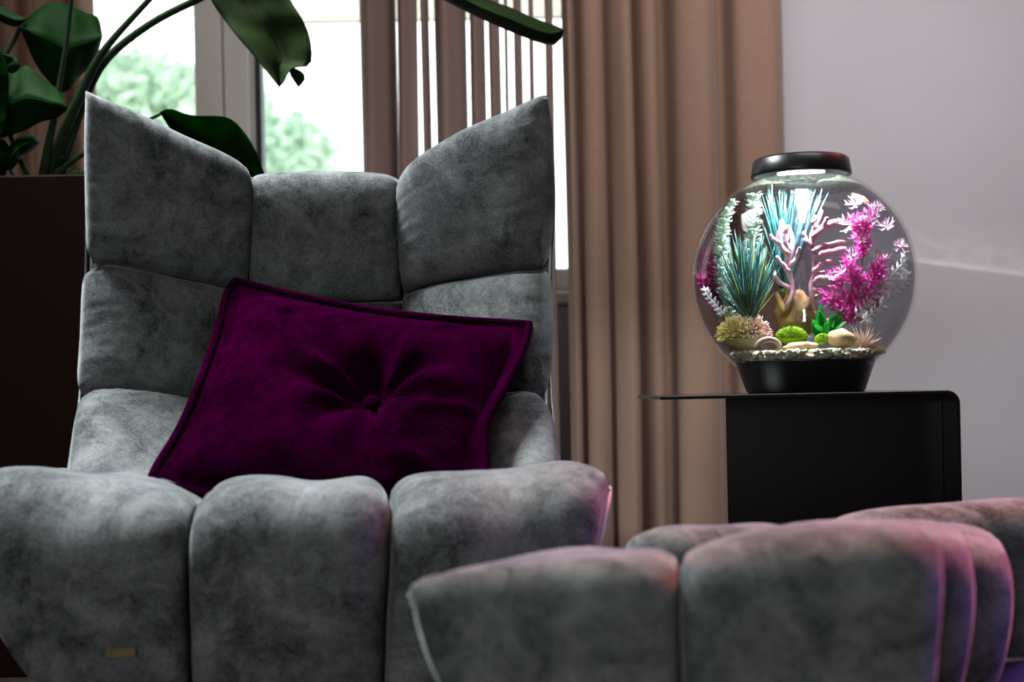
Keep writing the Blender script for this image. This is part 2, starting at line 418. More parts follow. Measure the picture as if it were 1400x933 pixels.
def inflate(name, grid, bulge, back, mat, parent, ref=(0, -1, 0.35), ku=3.2, kv=3.2, wrinkle=0.004, seed=0, vend=(1, 1), extra=None):
    """grid[v][u] of points -> closed puffed cushion; front swells by bulge, back by back"""
    nv, nu = len(grid), len(grid[0])
    ref = Vector(ref)
    nrm = [[None] * nu for _ in range(nv)]
    for j in range(nv):
        for i in range(nu):
            du = grid[j][min(i + 1, nu - 1)] - grid[j][max(i - 1, 0)]
            dv = grid[min(j + 1, nv - 1)][i] - grid[max(j - 1, 0)][i]
            nrm[j][i] = du.cross(dv)
            if nrm[j][i].length < 1e-12: nrm[j][i] = ref.copy()
            nrm[j][i].normalize()
    s = sum((n.dot(ref) for r in nrm for n in r))
    sg = 1 if s > 0 else -1
    front = []; rear = []
    for j in range(nv):
        for i in range(nu):
            u, v = i / (nu - 1), j / (nv - 1)
            e = prof_e(u, ku) * prof_e(v, kv)
            p = grid[j][i]; n = nrm[j][i] * sg
            du_ = min(u, 1 - u); dv_ = min(v, 1 - v)
            wr = 0
            if wrinkle:
                # gathers running away from the seams, fading into the cushion
                wr += math.exp(-du_ / 0.11) * noise.noise(Vector((u * 4, v * 26, seed * 3.1))) * min(1, du_ / .03)
                wr += math.exp(-dv_ / 0.09) * noise.noise(Vector((u * 26, v * 4, seed * 5.7))) * min(1, dv_ / .03)
                wr *= wrinkle
                wr += wrinkle * 1.6 * noise.noise(Vector((u * 2.6, v * 2.6, seed * 1.7))) * e
            d = bulge * e + wr
            if extra: d += extra(u, v)
            front.append(p + n * d); rear.append(p - n * back * e)
    vs = list(front); fs = []
    ridx = {}
    for j in range(nv):
        for i in range(nu):
            if i in (0, nu - 1) or j in (0, nv - 1): ridx[(j, i)] = j * nu + i
            else: ridx[(j, i)] = len(vs); vs.append(rear[j * nu + i])
    for j in range(nv - 1):
        for i in range(nu - 1):
            a = j * nu + i
            fs.append((a, a + 1, a + nu + 1, a + nu))
            fs.append((ridx[(j, i)], ridx[(j + 1, i)], ridx[(j + 1, i + 1)], ridx[(j, i + 1)]))
    o = mesh(name, vs, fs, mat, parent)
    o['_'] = 0; del o['_']
    return o, front, [n * sg for r in nrm for n in r]

def pix(poly, Y0, Y1):
    n = len(poly)
    L = [0]
    for i in range(1, n): L.append(L[-1] + math.hypot(poly[i][0] - poly[i - 1][0], poly[i][1] - poly[i - 1][1]))
    return [at(p[0], p[1], Y0 + (Y1 - Y0) * L[i] / L[-1]) for i, p in enumerate(poly)]

def coons(top, bottom, left, right, nu=44, nv=44):
    T, B = resample(top, nu), resample(bottom, nu); Lf, R = resample(left, nv), resample(right, nv)
    g = []
    for j in range(nv):
        v = j / (nv - 1); row = []
        for i in range(nu):
            u = i / (nu - 1)
            row.append(T[i] * (1 - v) + B[i] * v + Lf[j] * (1 - u) + R[j] * u
                       - (T[0] * (1 - u) * (1 - v) + T[-1] * u * (1 - v) + B[0] * (1 - u) * v + B[-1] * u * v))
        g.append(row)
    return g

def sheet(name, grid, off, thick, mat, parent, ref=(0, -1, 0.35), grow=0.006):
    """thin hard shell following a grid, set back by off"""
    nv, nu = len(grid), len(grid[0]); ref = Vector(ref)
    g = [[p.copy() for p in r] for r in grid]
    for j in range(nv):
        g[j][0] += (g[j][0] - g[j][1]).normalized() * grow; g[j][-1] += (g[j][-1] - g[j][-2]).normalized() * grow
    nr = []
    for j in range(nv):
        for i in range(nu):
            n = (g[j][min(i + 1, nu - 1)] - g[j][max(i - 1, 0)]).cross(g[min(j + 1, nv - 1)][i] - g[max(j - 1, 0)][i]); n.normalize(); nr.append(n)
    sg = 1 if sum(n.dot(ref) for n in nr) > 0 else -1
    fl = [p for r in g for p in r]
    A = [p - n * sg * off for p, n in zip(fl, nr)]; B = [p - n * sg * (off + thick) for p, n in zip(fl, nr)]
    vs = A + B; k = len(A); fs = []
    for j in range(nv - 1):
        for i in range(nu - 1):
            a = j * nu + i; q = (a, a + 1, a + nu + 1, a + nu)
            fs.append(q); fs.append(tuple(x + k for x in reversed(q)))
    ring = [i for i in range(nu)] + [j * nu + nu - 1 for j in range(1, nv)] + [(nv - 1) * nu + i for i in range(nu - 2, -1, -1)] + [j * nu for j in range(nv - 2, 0, -1)]
    for a, b in zip(ring, ring[1:] + ring[:1]): fs.append((a, b, b + k, a + k))
    return mesh(name, vs, fs, mat, parent)

# ---- armchair
chair = empty('armchair', (at(400, 600, 2.05).x, 2.1, 0))
tag(chair, 'grey velvet armchair with puffed channel cushions and pointed wing back', 'armchair')
Yo = [2.34, 2.37, 2.30, 2.00]; Yi = [2.50, 2.53, 2.44, 2.12]
back = {
 'L1': dict(t=[(117,124),(140,134),(190,155),(250,184),(300,206),(328,222),(341,240)], b=[(128,360),(160,364),(240,380),(320,396),(338,400)],
            l=[(117,124),(115,200),(117,300),(119,340),(128,360)], r=[(341,240),(344,300),(342,360),(338,400)], y=(Yo[0],Yi[0],Yo[1],Yi[1])),
 'C1': dict(t=[(343,250),(350,240),(380,236),(440,234),(510,236),(540,243),(548,254)], b=[(340,404),(400,412),(480,414),(551,411)],
            l=[(343,250),(341,330),(340,404)], r=[(548,254),(550,330),(551,411)], y=(Yi[0],Yi[0],Yi[1],Yi[1])),
 'R1': dict(t=[(549,247),(557,232),(580,210),(630,179),(690,153),(736,132),(748,131)], b=[(553,402),(600,389),(660,378),(742,366)],
            l=[(549,247),(551,320),(553,402)], r=[(748,131),(756,190),(757,290),(752,345),(742,366)], y=(Yi[0],Yo[0],Yi[1],Yo[1])),
 'L2': dict(t=[(125,368),(150,362),(200,371),(260,385),(337,404)], b=[(115,546),(160,548),(250,557),(325,576)],
            l=[(125,368),(113,385),(109,460),(106,520),(115,546)], r=[(337,404),(331,480),(325,576)], y=(Yo[1],Yi[1],Yo[2],Yi[2])),
 'C2': dict(t=[(340,412),(420,419),(490,419),(551,415)], b=[(327,578),(440,586),(556,582)],
            l=[(340,412),(333,490),(327,578)], r=[(551,415),(554,490),(556,582)], y=(Yi[1],Yi[1],Yi[2],Yi[2])),
 'R2': dict(t=[(553,406),(620,386),(700,372),(740,369)], b=[(556,580),(640,561),(744,541)],
            l=[(553,406),(555,490),(556,580)], r=[(740,369),(753,380),(756,440),(753,510),(744,541)], y=(Yi[1],Yo[1],Yi[2],Yo[2])),
 'L3': dict(t=[(112,550),(140,541),(180,543),(260,558),(322,582)], b=[(78,720),(200,735),(318,745)],
            l=[(112,550),(102,575),(92,640),(78,720)], r=[(322,582),(319,650),(318,745)], y=(Yo[2],Yi[2],Yo[3],Yi[3])),
 'C3': dict(t=[(326,584),(440,592),(556,588)], b=[(318,748),(440,752),(562,748)],
            l=[(326,584),(321,660),(318,748)], r=[(556,588),(560,660),(562,748)], y=(Yi[2],Yi[2],Yi[3],Yi[3])),
 'R3': dict(t=[(557,584),(650,562),(715,544),(742,545)], b=[(562,745),(670,735),(780,720)],
            l=[(557,584),(560,660),(562,745)], r=[(742,545),(757,575),(768,645),(780,720)], y=(Yi[2],Yo[2],Yi[3],Yo[3])),
}
for k, (nm, d) in enumerate(back.items()):
    y = d['y']
    g = coons(pix(d['t'], y[0], y[1]), pix(d['b'], y[2], y[3]), pix(d['l'], y[0], y[2]), pix(d['r'], y[1], y[3]))
    o, fr, nn = inflate('back_cushion', g, 0.052 if nm[0] == 'C' else 0.05, 0.012, M_GREY, chair, seed=k + 1, ku=4.2, kv=4.2, wrinkle=0.0045)
# hard outer shell of the back
cols = [[(117,124,Yo[0]),(116,250,2.355),(116,362,Yo[1]),(107,547,Yo[2]),(80,720,Yo[3])],
        [(341,242,Yi[0]),(340,330,2.515),(337,402,Yi[1]),(325,578,Yi[2]),(318,746,Yi[3])],
        [(549,250,Yi[0]),(551,330,2.515),(553,406,Yi[1]),(556,582,Yi[2]),(562,746,Yi[3])],
        [(748,131,Yo[0]),(757,250,2.355),(755,367,Yo[1]),(753,543,Yo[2]),(780,720,Yo[3])]]
cl3 = [resample([at(*p) for p in c], 30) for c in cols]
def across(c4, j, n):
    a, b, c, d = (c[j] for c in c4)
    return resample([a, a.lerp(b, .5), b, c, c.lerp(d, .5), d], n)
sheet('back_shell', [across(cl3, j, 31) for j in range(30)], 0.012, 0.010, M_SHELL, chair, grow=-0.016)

# seat: three puffed channels rolling over the front edge
s0 = [(60,668,2.28),(0,668,2.1),(-38,670,1.95),(-38,682,1.90),(-37,710,1.875),(-28,790,1.86),(6,872,1.85),(64,938,1.86),(150,1000,1.90)]
s1 = [(300,668,2.3),(290,684,2.1),(275,702,1.93),(265,713,1.87),(260,736,1.838),(259,785,1.832),(261,850,1.832),(264,933,1.85),(272,1000,1.90)]
s2 = [(520,668,2.3),(527,684,2.1),(534,702,1.93),(536,711,1.87),(535,734,1.838),(533,785,1.832),(529,850,1.832),(526,933,1.85),(518,1000,1.90)]
s3 = [(768,668,2.28),(805,666,2.1),(833,668,1.95),(832,682,1.90),(827,704,1.875),(816,750,1.865),(775,850,1.855),(722,936,1.865),(640,1000,1.90)]
seat = [[at(*p) for p in s] for s in (s0, s1, s2, s3)]
NV = 64
sp = [resample(s, NV) for s in seat]
tagspot = None
for k in range(3):
    g = [[sp[k][j].lerp(sp[k + 1][j], i / 43) for i in range(44)] for j in range(NV)]
    o, fr, nn = inflate('seat_cushion', g, (0.036, 0.042, 0.038)[k], 0.01, M_GREY, chair, ref=(0, -1, 0.8), seed=20 + k, ku=5.0, kv=8, wrinkle=0.009)
    if k == 0:
        tagspot = min(range(len(fr)), key=lambda q: math.hypot(proj(fr[q])[0] - 166, proj(fr[q])[1] - 893) + 1000 * max(0, fr[q].y - 1.95))
        tagP, tagN = fr[tagspot], nn[tagspot]
sheet('seat_shell', [across(sp, j, 31) for j in range(NV)], 0.010, 0.014, M_SHELL, chair, ref=(0, -1, 0.8), grow=-0.006)
M_PIPE = plain('pale_grey_piping', (0.34, 0.33, 0.34), 0.6)
for e in (s0, s3): MB().tube(resample([at(*p) for p in e[2:]], 40), .0035, 8).build('edge_piping', M_PIPE, chair)
for c_ in (cl3[0], cl3[3]): MB().tube([p + Vector((0, .006, 0)) for p in c_], .0022, 8).build('edge_piping', M_SHELL, chair)
# small woven maker's tag on the front
tx = Vector((1, 0, 0.02)); tx = (tx - tagN * tx.dot(tagN)).normalized(); tz = tagN.cross(tx)
tb = MB(); hw, hh = 0.019, 0.006
tb.add([tagP + tx * a * hw + tz * b * hh + tagN * c for c in (0.0005, 0.0035) for a, b in ((-1, -1), (1, -1), (1, 1), (-1, 1))],
       [(3, 2, 1, 0), (4, 5, 6, 7), (0, 1, 5, 4), (1, 2, 6, 5), (2, 3, 7, 6), (3, 0, 4, 7)])
tag(tb.build('tag', M_TAG, chair, False), 'small bronze-coloured tag')
bc = Vector((at(400, 700, 2.1).x, 2.12, 0))
MB().lathe([(0, 0), (.30, 0), (.30, .012), (.05, .03), (.045, .06), (.045, .36), (0, .36)], bc, 40).build('swivel_base', M_FOOT, chair)

# ---- ottoman in the foreground
otto = empty('ottoman', (at(1120, 800, 1.6).x, 1.6, 0))
tag(otto, 'grey velvet ottoman with puffed cushions, out of focus in the right foreground', 'ottoman')
def roll(a, b, bulge, seed, name='cushion', ku=3.6, kv=7, wr=0.004):
    A, B = resample([at(*p) for p in a], 56), resample([at(*p) for p in b], 56)
    g = [[A[j].lerp(B[j], i / 43) for i in range(44)] for j in range(56)]
    return inflate(name, g, bulge, 0.008, M_GREY, otto, ref=(0, -1, 0.8), seed=seed, ku=ku, kv=kv, wrinkle=wr)
# front left wing
oA = [(760,776,1.62),(640,796,1.52),(561,812,1.43),(563,824,1.415),(573,868,1.41),(600,935,1.41),(660,1030,1.43),(740,1120,1.48)]
oB = [(930,776,1.62),(931,780,1.50),(931,788,1.425),(930,806,1.392),(930,850,1.385),(932,910,1.385),(936,1010,1.39),(945,1140,1.44)]
roll(oA, oB, 0.026, 31)
# front centre
oC = oB
oD = [(1262,742,1.60),(1275,744,1.50),(1286,750,1.43),(1290,772,1.402),(1289,820,1.395),(1284,880,1.395),(1272,1000,1.40),(1240,1140,1.46)]
roll(oC, oD, 0.034, 32)
# two channels behind it, their ends bulging past on the right
oE = [(1000,752,1.74),(1000,756,1.66),(1000,762,1.58),(1000,800,1.55),(1000,900,1.54),(1000,1040,1.60)]
oF = [(1300,736,1.74),(1316,742,1.66),(1328,762,1.58),(1333,830,1.55),(1318,930,1.55),(1290,1040,1.60)]
roll(oE, oF, 0.03, 33)
oG = [(1060,745,1.90),(1060,747,1.82),(1060,752,1.74),(1060,800,1.71),(1060,900,1.70),(1060,1000,1.76)]
oH = [(1345,735,1.90),(1364,745,1.82),(1381,772,1.74),(1385,840,1.71),(1366,930,1.71),(1330,1000,1.76)]
roll(oG, oH, 0.03, 34)
# rear left channel and the raised rear right wing
roll([(850,755,1.86),(856,752,1.78),(862,754,1.70),(868,800,1.68),(880,900,1.68)], [(1096,744,1.86),(1100,742,1.78),(1102,746,1.70),(1104,800,1.68),(1106,900,1.68)], 0.026, 35)
roll([(1112,738,2.00),(1118,738,1.94),(1124,742,1.88),(1130,800,1.86),(1150,900,1.86)], [(1520,706,2.00),(1525,710,1.94),(1530,718,1.88),(1500,800,1.86),(1440,900,1.86)], 0.036, 36)
bo = Vector((at(1130, 800, 1.62).x, 1.64, 0))
MB().lathe([(0, 0), (.22, 0), (.22, .012), (.05, .03), (.045, .06), (.045, .32), (0, .32)], bo, 40).build('swivel_base', M_FOOT, otto)
sheet('under_shell', [resample([at(650, 1015, 1.45), at(936, 1040, 1.42), at(1270, 1020, 1.44)], 16), resample([at(690, 1000, 1.6), at(1000, 1060, 1.62), at(1330, 1000, 1.62)], 16), resample([at(800, 900, 1.84), at(1100, 930, 1.84), at(1430, 900, 1.84)], 16)], 0.0, 0.014, M_SHELL, otto, ref=(0, 0, 1))

# ---- plum cushion
pil = empty('throw_cushion', at(430, 690, 2.05))
tag(pil, 'plum velvet throw cushion with tufted centre and piped edge on the armchair', 'cushion')
pt = pix([(322,384),(336,388),(420,408),(520,426),(620,437),(700,442),(724,444)], 2.41, 2.31)
pb = pix([(206,655),(228,664),(290,682),(380,700),(470,704),(560,690),(632,668),(662,658)], 2.0, 2.0)
pl_ = pix([(322,384),(310,402),(298,450),(274,520),(246,585),(216,635),(206,655)], 2.41, 2.0)
pr = pix([(724,444),(716,475),(690,530),(666,575),(662,605),(664,635),(662,658)], 2.31, 2.0)
NP = 72
g = coons(pt, pb, pl_, pr, NP, NP)
# locate the tuft
tu, tv = 0.585, 0.48
def tuft(u, v):
    d = math.hypot((u - tu) * 1.15, (v - tv) * 0.95)
    x = -0.052 * math.exp(-(d / 0.13) ** 2) - 0.016 * math.exp(-(d / 0.3) ** 2)
    a = math.atan2(v - tv, u - tu)
    x += 0.010 * math.cos(a * 7 + 1.0 + 2 * noise.noise(Vector((u * 3, v * 3, 9)))) * math.exp(-((d - .16) / .13) ** 2)
    # long crease to both sides and the slumped lower right corner
    x += -0.014 * math.exp(-((v - tv - 0.05 - .10 * (u - tu)) / 0.035) ** 2) * (1 - math.exp(-(d / .1) ** 2)) * max(0, 1 - abs(u - tu) / .42)
    x += 0.005 * math.sin((u * .6 + v) * 34 + 5 * noise.noise(Vector((u * 5, v * 5, 3)))) * math.exp(-(((u - .86) / .13) ** 2 + ((v - .66) / .2) ** 2))
    x += 0.006 * math.sin((u * 1.2 - v) * 26 + 4 * noise.noise(Vector((u * 5, v * 5, 8)))) * math.exp(-(((u - .8) / .12) ** 2 + ((v - .88) / .12) ** 2))
    e = prof_e(u, 3) * prof_e(v, 3)
    return x * min(1, e * 1.3)
# flat flange: squeeze the puffing towards the middle of the grid
def pe(u): return 0.0 if u < .045 or u > .955 else (u - .045) / .91
_old = prof_e
def prof_e(t, k=3.2, q=2.2):
    return _old(pe(t), 2.6, 1.7) if k == 'flange' else _old(t, k, q)
o, pfr, pnn = inflate('cover', g, 0.075, 0.05, M_PLUM, pil, ku='flange', kv='flange', wrinkle=0.003, seed=50, extra=lambda u, v: tuft(u, v) if .06 < u < .94 and .06 < v < .94 else 0)
edge = resample(pt, 60) + resample(pr, 60)[1:] + list(reversed(resample(pb, 60)))[1:] + list(reversed(resample(pl_, 60)))[1:-1]
MB().tube(edge + edge[:1], 0.0065, 8, False).build('piping', M_PLUM, pil)
ti = int(tv * (NP - 1)) * NP + int(tu * (NP - 1))
bt = MB(); bp_ = pfr[ti] + pnn[ti] * 0.004
rot = pnn[ti].to_track_quat('Z', 'Y').to_matrix()
bm_ = MB().lathe([(0, .008), (.008, .007), (.014, .003), (.015, 0), (.012, -.004), (0, -.005)], (0, 0, 0), 20)
bt.add([bp_ + rot @ v for v in bm_.v], bm_.f); bt.build('tuft_button', M_PLUM, pil)
for q in range(7):
    a = q * 0.9
    bq = bp_ + rot @ Vector((.022 * math.cos(a), .022 * math.sin(a), -.002))
# ------------------------------------------------------------------ side table
TY0, TY1 = 2.36, 2.78
ztop = at(1098, 538, TY0).z
tab = empty('side_table', (at(1150, 600, 2.55).x, 2.55, 0))
tag(tab, 'black bent sheet-metal side table under the round fish tank', 'side table')
xL = at(903, 541, TY0).x; xR = at(1314, 600, TY0).x; th = 0.006; R_ = 0.022
prof = [(xL, ztop)]
prof += [(xR - R_ + R_ * math.sin(a * PI / 16), ztop - R_ + R_ * math.cos(a * PI / 16)) for a in range(9)]
prof += [(xR, 0.0)]
inner = [(xL, ztop - th)] + [(xR - R_ + (R_ - th) * math.sin(a * PI / 16), ztop - R_ + (R_ - th) * math.cos(a * PI / 16)) for a in range(9)] + [(xR - th, 0.0)]
def extr(profile_out, profile_in, y0, y1):
    m = MB(); n = len(profile_out)
    vs = [(x, y, z) for y in (y0, y1) for (x, z) in profile_out] + [(x, y, z) for y in (y0, y1) for (x, z) in profile_in]
    fs = []
    for i in range(n - 1):
        fs += [(i, i + 1, n + i + 1, n + i), (2 * n + i, 3 * n + i, 3 * n + i + 1, 2 * n + i + 1), (i, 2 * n + i, 2 * n + i + 1, i + 1), (n + i, n + i + 1, 3 * n + i + 1, 3 * n + i)]
    fs += [(0, n, 3 * n, 2 * n), (n - 1, 3 * n - 1, 4 * n - 1, 2 * n - 1)]
    return m.add(vs, fs)
bevel(extr(prof, inner, TY0, TY1).build('bent_top', M_SATIN, tab, False), 0.001, 1)
xp0, xp1 = at(994, 620, 2.44).x, at(1273, 620, 2.44).x
bevel(MB().box(xp0, xR - th, 2.44, 2.446, 0, ztop - th).build('upright_panel', M_BLACK, tab, False), 0.001, 1)

# ------------------------------------------------------------------ fish tank
TC = at(1098, 381, 2.57); RT = 0.2
tank = empty('fish_tank', (TC.x, TC.y, ztop))
tag(tank, 'lit spherical glass fish tank with black lid and base on the side table', 'fish tank')
M_BOWL = clear('bowl_glass', (0.97, 0.975, 0.97), 0.5, power=5, base=0.003)
M_WATER = clear('tank_water', (0.64, 0.63, 0.67), 0.12, power=6, base=0.0)  # dark tint imitates the darker room refracted through the bowl
M_MIST = clear('misted_glass', (0.9, 0.92, 0.9), 0.3, speck=True)
zg = at(1098, 493, 2.57).z - TC.z      # top of the base
zl = at(1098, 239, 2.57).z - TC.z      # underside of the lid
zwat = at(1098, 259, 2.57).z - TC.z    # water level
def arc(r, z0, z1, n=40):
    a0, a1 = math.asin(max(-1, z0 / r)), math.asin(min(1, z1 / r))
    return [(r * math.cos(a0 + (a1 - a0) * i / n), r * math.sin(a0 + (a1 - a0) * i / n)) for i in range(n + 1)]
MB().lathe(arc(RT, zg - .01, zl + .002) + list(reversed(arc(RT - .004, zg - .01, zl + .002))), TC, 96, True).build('bowl', M_BOWL, tank)
MB().lathe(arc(RT - .0055, zwat + .001, zl - .004, 10), TC, 96).build('condensation', M_MIST, tank)
MB().lathe([(0, zg - .005)] + arc(RT - .006, zg - .005, zwat, 40) + [(0, zwat)], TC, 96).build('water', M_WATER, tank)
rl = at(1162, 239, 2.57).x - TC.x
MB().lathe([(rl + .001, zl - .003), (rl + .001, zl + .002), (rl - .003, zl + .025), (rl - .008, zl + .029), (0, zl + .029), (0, zl + .024), (rl - .012, zl + .023), (rl - .008, zl - .003)], TC, 80, True).build('lid', M_GLOSS, tank)
M_LED = emit('white_led', (0.9, 1.0, 0.97), 1.0)
MB().lathe([(0, zl + .020), (.03, zl + .020), (.03, zl + .023), (0, zl + .023)], TC, 40).build('light_unit', M_LED, tank)
ld = bpy.data.lights.new('tank_led', 'AREA'); ld.shape = 'DISK'; ld.size = 0.09; ld.energy = 18.0; ld.color = (0.9, 1.0, 0.97)
lo = bpy.data.objects.new('tank_led', ld); sc.collection.objects.link(lo); lo.location = TC + Vector((0, 0, zl + .0185)); lo.parent = tank; lo.matrix_parent_inverse = parent_world(tank).inverted()
rb0 = at(1203, 495, 2.57).x - TC.x; rb1 = at(1181, 535, 2.57).x - TC.x
zb_ = ztop - TC.z
MB().lathe([(0, zb_), (rb1 - .004, zb_), (rb1, zb_ + .003), (rb0 - .012, zg - .003), (rb0 - .010, zg), (rb0 - .018, zg - .002), (rb0 - .03, zg - .012), (0, zg - .012)], TC, 72).build('base', M_GLOSS, tank)
# added spot outside the bowl; its noise pattern imitates caustics on the wall
def add_caustic_spot(cp, ct, power, col, slope):
    cd = bpy.data.lights.new('caustic_pattern_spot', 'SPOT'); cd.energy = power; cd.color = col; cd.spot_size = math.radians(50); cd.spot_blend = 0.6; cd.shadow_soft_size = 0.002
    co = bpy.data.objects.new('caustic_pattern_spot', cd); sc.collection.objects.link(co); co.parent = tank; co.matrix_parent_inverse = parent_world(tank).inverted()
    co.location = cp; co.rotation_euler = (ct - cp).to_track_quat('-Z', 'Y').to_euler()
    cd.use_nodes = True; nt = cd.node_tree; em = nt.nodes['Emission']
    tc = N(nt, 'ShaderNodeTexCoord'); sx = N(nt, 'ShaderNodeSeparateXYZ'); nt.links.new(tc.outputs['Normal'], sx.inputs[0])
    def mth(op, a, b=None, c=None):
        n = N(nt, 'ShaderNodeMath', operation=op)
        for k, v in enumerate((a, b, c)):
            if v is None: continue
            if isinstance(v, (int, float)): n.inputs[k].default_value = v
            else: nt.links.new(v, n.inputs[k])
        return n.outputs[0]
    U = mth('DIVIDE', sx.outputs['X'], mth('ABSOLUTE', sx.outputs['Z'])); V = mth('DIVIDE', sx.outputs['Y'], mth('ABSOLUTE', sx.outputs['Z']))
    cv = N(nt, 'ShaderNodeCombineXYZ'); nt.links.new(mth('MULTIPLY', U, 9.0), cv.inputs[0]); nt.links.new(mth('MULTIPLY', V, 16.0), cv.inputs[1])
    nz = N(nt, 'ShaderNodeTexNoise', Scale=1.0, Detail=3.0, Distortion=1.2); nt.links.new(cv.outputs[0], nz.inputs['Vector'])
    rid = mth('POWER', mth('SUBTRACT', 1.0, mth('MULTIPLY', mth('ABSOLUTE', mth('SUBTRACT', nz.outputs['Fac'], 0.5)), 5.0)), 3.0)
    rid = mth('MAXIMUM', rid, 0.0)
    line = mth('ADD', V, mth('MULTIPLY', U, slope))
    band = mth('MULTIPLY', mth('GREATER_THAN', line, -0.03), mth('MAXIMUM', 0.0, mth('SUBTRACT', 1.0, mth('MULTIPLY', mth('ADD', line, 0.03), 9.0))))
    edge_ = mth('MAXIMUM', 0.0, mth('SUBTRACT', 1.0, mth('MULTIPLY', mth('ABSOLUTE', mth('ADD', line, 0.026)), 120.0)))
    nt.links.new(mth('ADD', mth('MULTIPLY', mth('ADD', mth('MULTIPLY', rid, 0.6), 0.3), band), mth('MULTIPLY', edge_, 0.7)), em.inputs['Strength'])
add_caustic_spot(TC + Vector((.10, .19, .02)), at(1330, 350, WY), 15, (1.0, 0.95, 0.82), 0.22)
# bubble riser tube with its bubbles
M_TUBE = clear('clear_tube', (0.93, 0.90, 0.92), 0.30, power=2.5, base=0.004)
_nt = M_TUBE.node_tree; _o = _nt.nodes['Material Output']; _src = _o.inputs['Surface'].links[0].from_socket
_d = N(_nt, 'ShaderNodeBsdfTranslucent'); _d.inputs['Color'].default_value = (.75, .72, .76, 1)
_m = N(_nt, 'ShaderNodeMixShader'); _m.inputs[0].default_value = .006
_nt.links.new(_src, _m.inputs[1]); _nt.links.new(_d.outputs[0], _m.inputs[2]); _nt.links.new(_m.outputs[0], _o.inputs['Surface'])
tbx = at(1098, 350, 2.57)
zt0, zt1 = at(1098, 440, 2.57).z - TC.z, zwat - .002
MB().lathe([(.0165, zt0), (.0165, zt1), (.0150, zt1), (.0150, zt0)], (tbx.x, TC.y, TC.z), 32, True).build('bubble_tube', M_TUBE, tank)
M_BUB = clear('air_bubble', (0.95, 0.97, 1.0), 0.2, power=1.5, base=0.02)
ico = bmesh.new(); bmesh.ops.create_icosphere(ico, subdivisions=1, radius=1.0)
ICV = [v.co.copy() for v in ico.verts]; ICF = [tuple(v.index for v in f.verts) for f in ico.faces]; ico.free()
ico = bmesh.new(); bmesh.ops.create_icosphere(ico, subdivisions=3, radius=1.0)
IC3V = [v.co.copy() for v in ico.verts]; IC3F = [tuple(v.index for v in f.verts) for f in ico.faces]; ico.free()
m = MB(); rnd = random.Random(4)
for i in range(190):
    t = rnd.random(); a = rnd.random() * 2 * PI; r = rnd.random() ** .5 * (.012 + .010 * t ** 4); s = .0010 + .0012 * rnd.random()
    p = Vector((tbx.x + r * math.cos(a), TC.y + r * math.sin(a), TC.z + zt0 + (zt1 - zt0) * t))
    m.add([p + v * s for v in ICV], ICF)
tag(m.build('bubbles', M_BUB, tank), kind='stuff')

# ------------------------------------------------------------------ tank contents
def T(px, py, dy=0.0): return at(px, py, 2.57 + dy)
def inside(p, r=RT - .010):
    d = p - TC
    return TC + d * min(1, r / d.length) if d.length > r else p
def rv(r): return Vector((r.gauss(0, 1), r.gauss(0, 1), r.gauss(0, 1))).normalized()

# ceramic gravel
M_GRAV = plain('ceramic_gravel', (0.80, 0.76, 0.54), 0.9, var=0.3, scale=70, bump=0.3, bscale=300)
m = MB(); rnd = random.Random(11)
for i in range(2200):
    a = rnd.random() * 2 * PI; zz = zg + .000 + .015 * rnd.random()
    rr = math.sqrt(max(0, (RT - .013) ** 2 - zz ** 2)) * rnd.random() ** .25
    p = TC + Vector((rr * math.cos(a), rr * math.sin(a), zz)); s = .0028 + .0032 * rnd.random()
    sx = Vector((1 + .5 * rnd.random(), 1, .8))
    m.add([p + Vector((v.x * sx.x, v.y, v.z * sx.z)) * s * (1 + .3 * rnd.uniform(-1, 1)) for v in ICV], ICF)
tag(m.build('gravel', M_GRAV, None, False), 'rough cream ceramic gravel filling the bottom of the fish tank', 'gravel', kind='stuff')

def stone(label, px, py, dy, rx, ry, rz, mat, seed, ang=0, amp=.18, name='stone'):
    p = T(px, py, dy); rot = Matrix.Rotation(ang, 3, 'Y')
    vs = []
    for v in IC3V:
        k = 1 + amp * noise.noise(v * 1.6 + Vector((seed, 0, 0))) + amp * .4 * noise.noise(v * 4 + Vector((0, seed, 0)))
        vs.append(p + rot @ Vector((v.x * rx, v.y * ry, v.z * rz)) * k)
    return tag(mesh(name, vs, IC3F, mat), label, 'stone', 'stones in the fish tank')
M_ST1 = plain('honey_stone', (0.62, 0.46, 0.22), 0.7, var=0.35, scale=60, bump=.2)
M_ST2 = plain('grey_tan_stone', (0.42, 0.33, 0.22), 0.75, var=0.4, scale=70, bump=.2)
M_OCH = plain('ochre_driftwood', (0.30, 0.19, 0.05), 0.85, var=0.5, scale=45, bump=.3, bscale=120)
stone('large honey-coloured stone beside the peach anemone in the tank', 1150, 463, -.085, .025, .02, .0165, M_ST1, 1, .12)
stone('long flat honey-coloured stone in front of the lime moss in the tank', 1094, 474, -.085, .030, .016, .0085, M_ST1, 2, -.05)
stone('small yellow stone touching the glass at the right of the tank', 1199, 479, -.04, .016, .014, .008, plain('yellow_stone', (.75, .66, .28), .7, var=.2, scale=60), 3, .1)
stone('small yellowish stone low in the middle of the gravel', 1122, 488, -.105, .015, .010, .008, M_ST1, 5)
stone('brown shadowed stone lying under the large honey-coloured stone', 1140, 483, -.10, .020, .012, .009, M_ST2, 6)
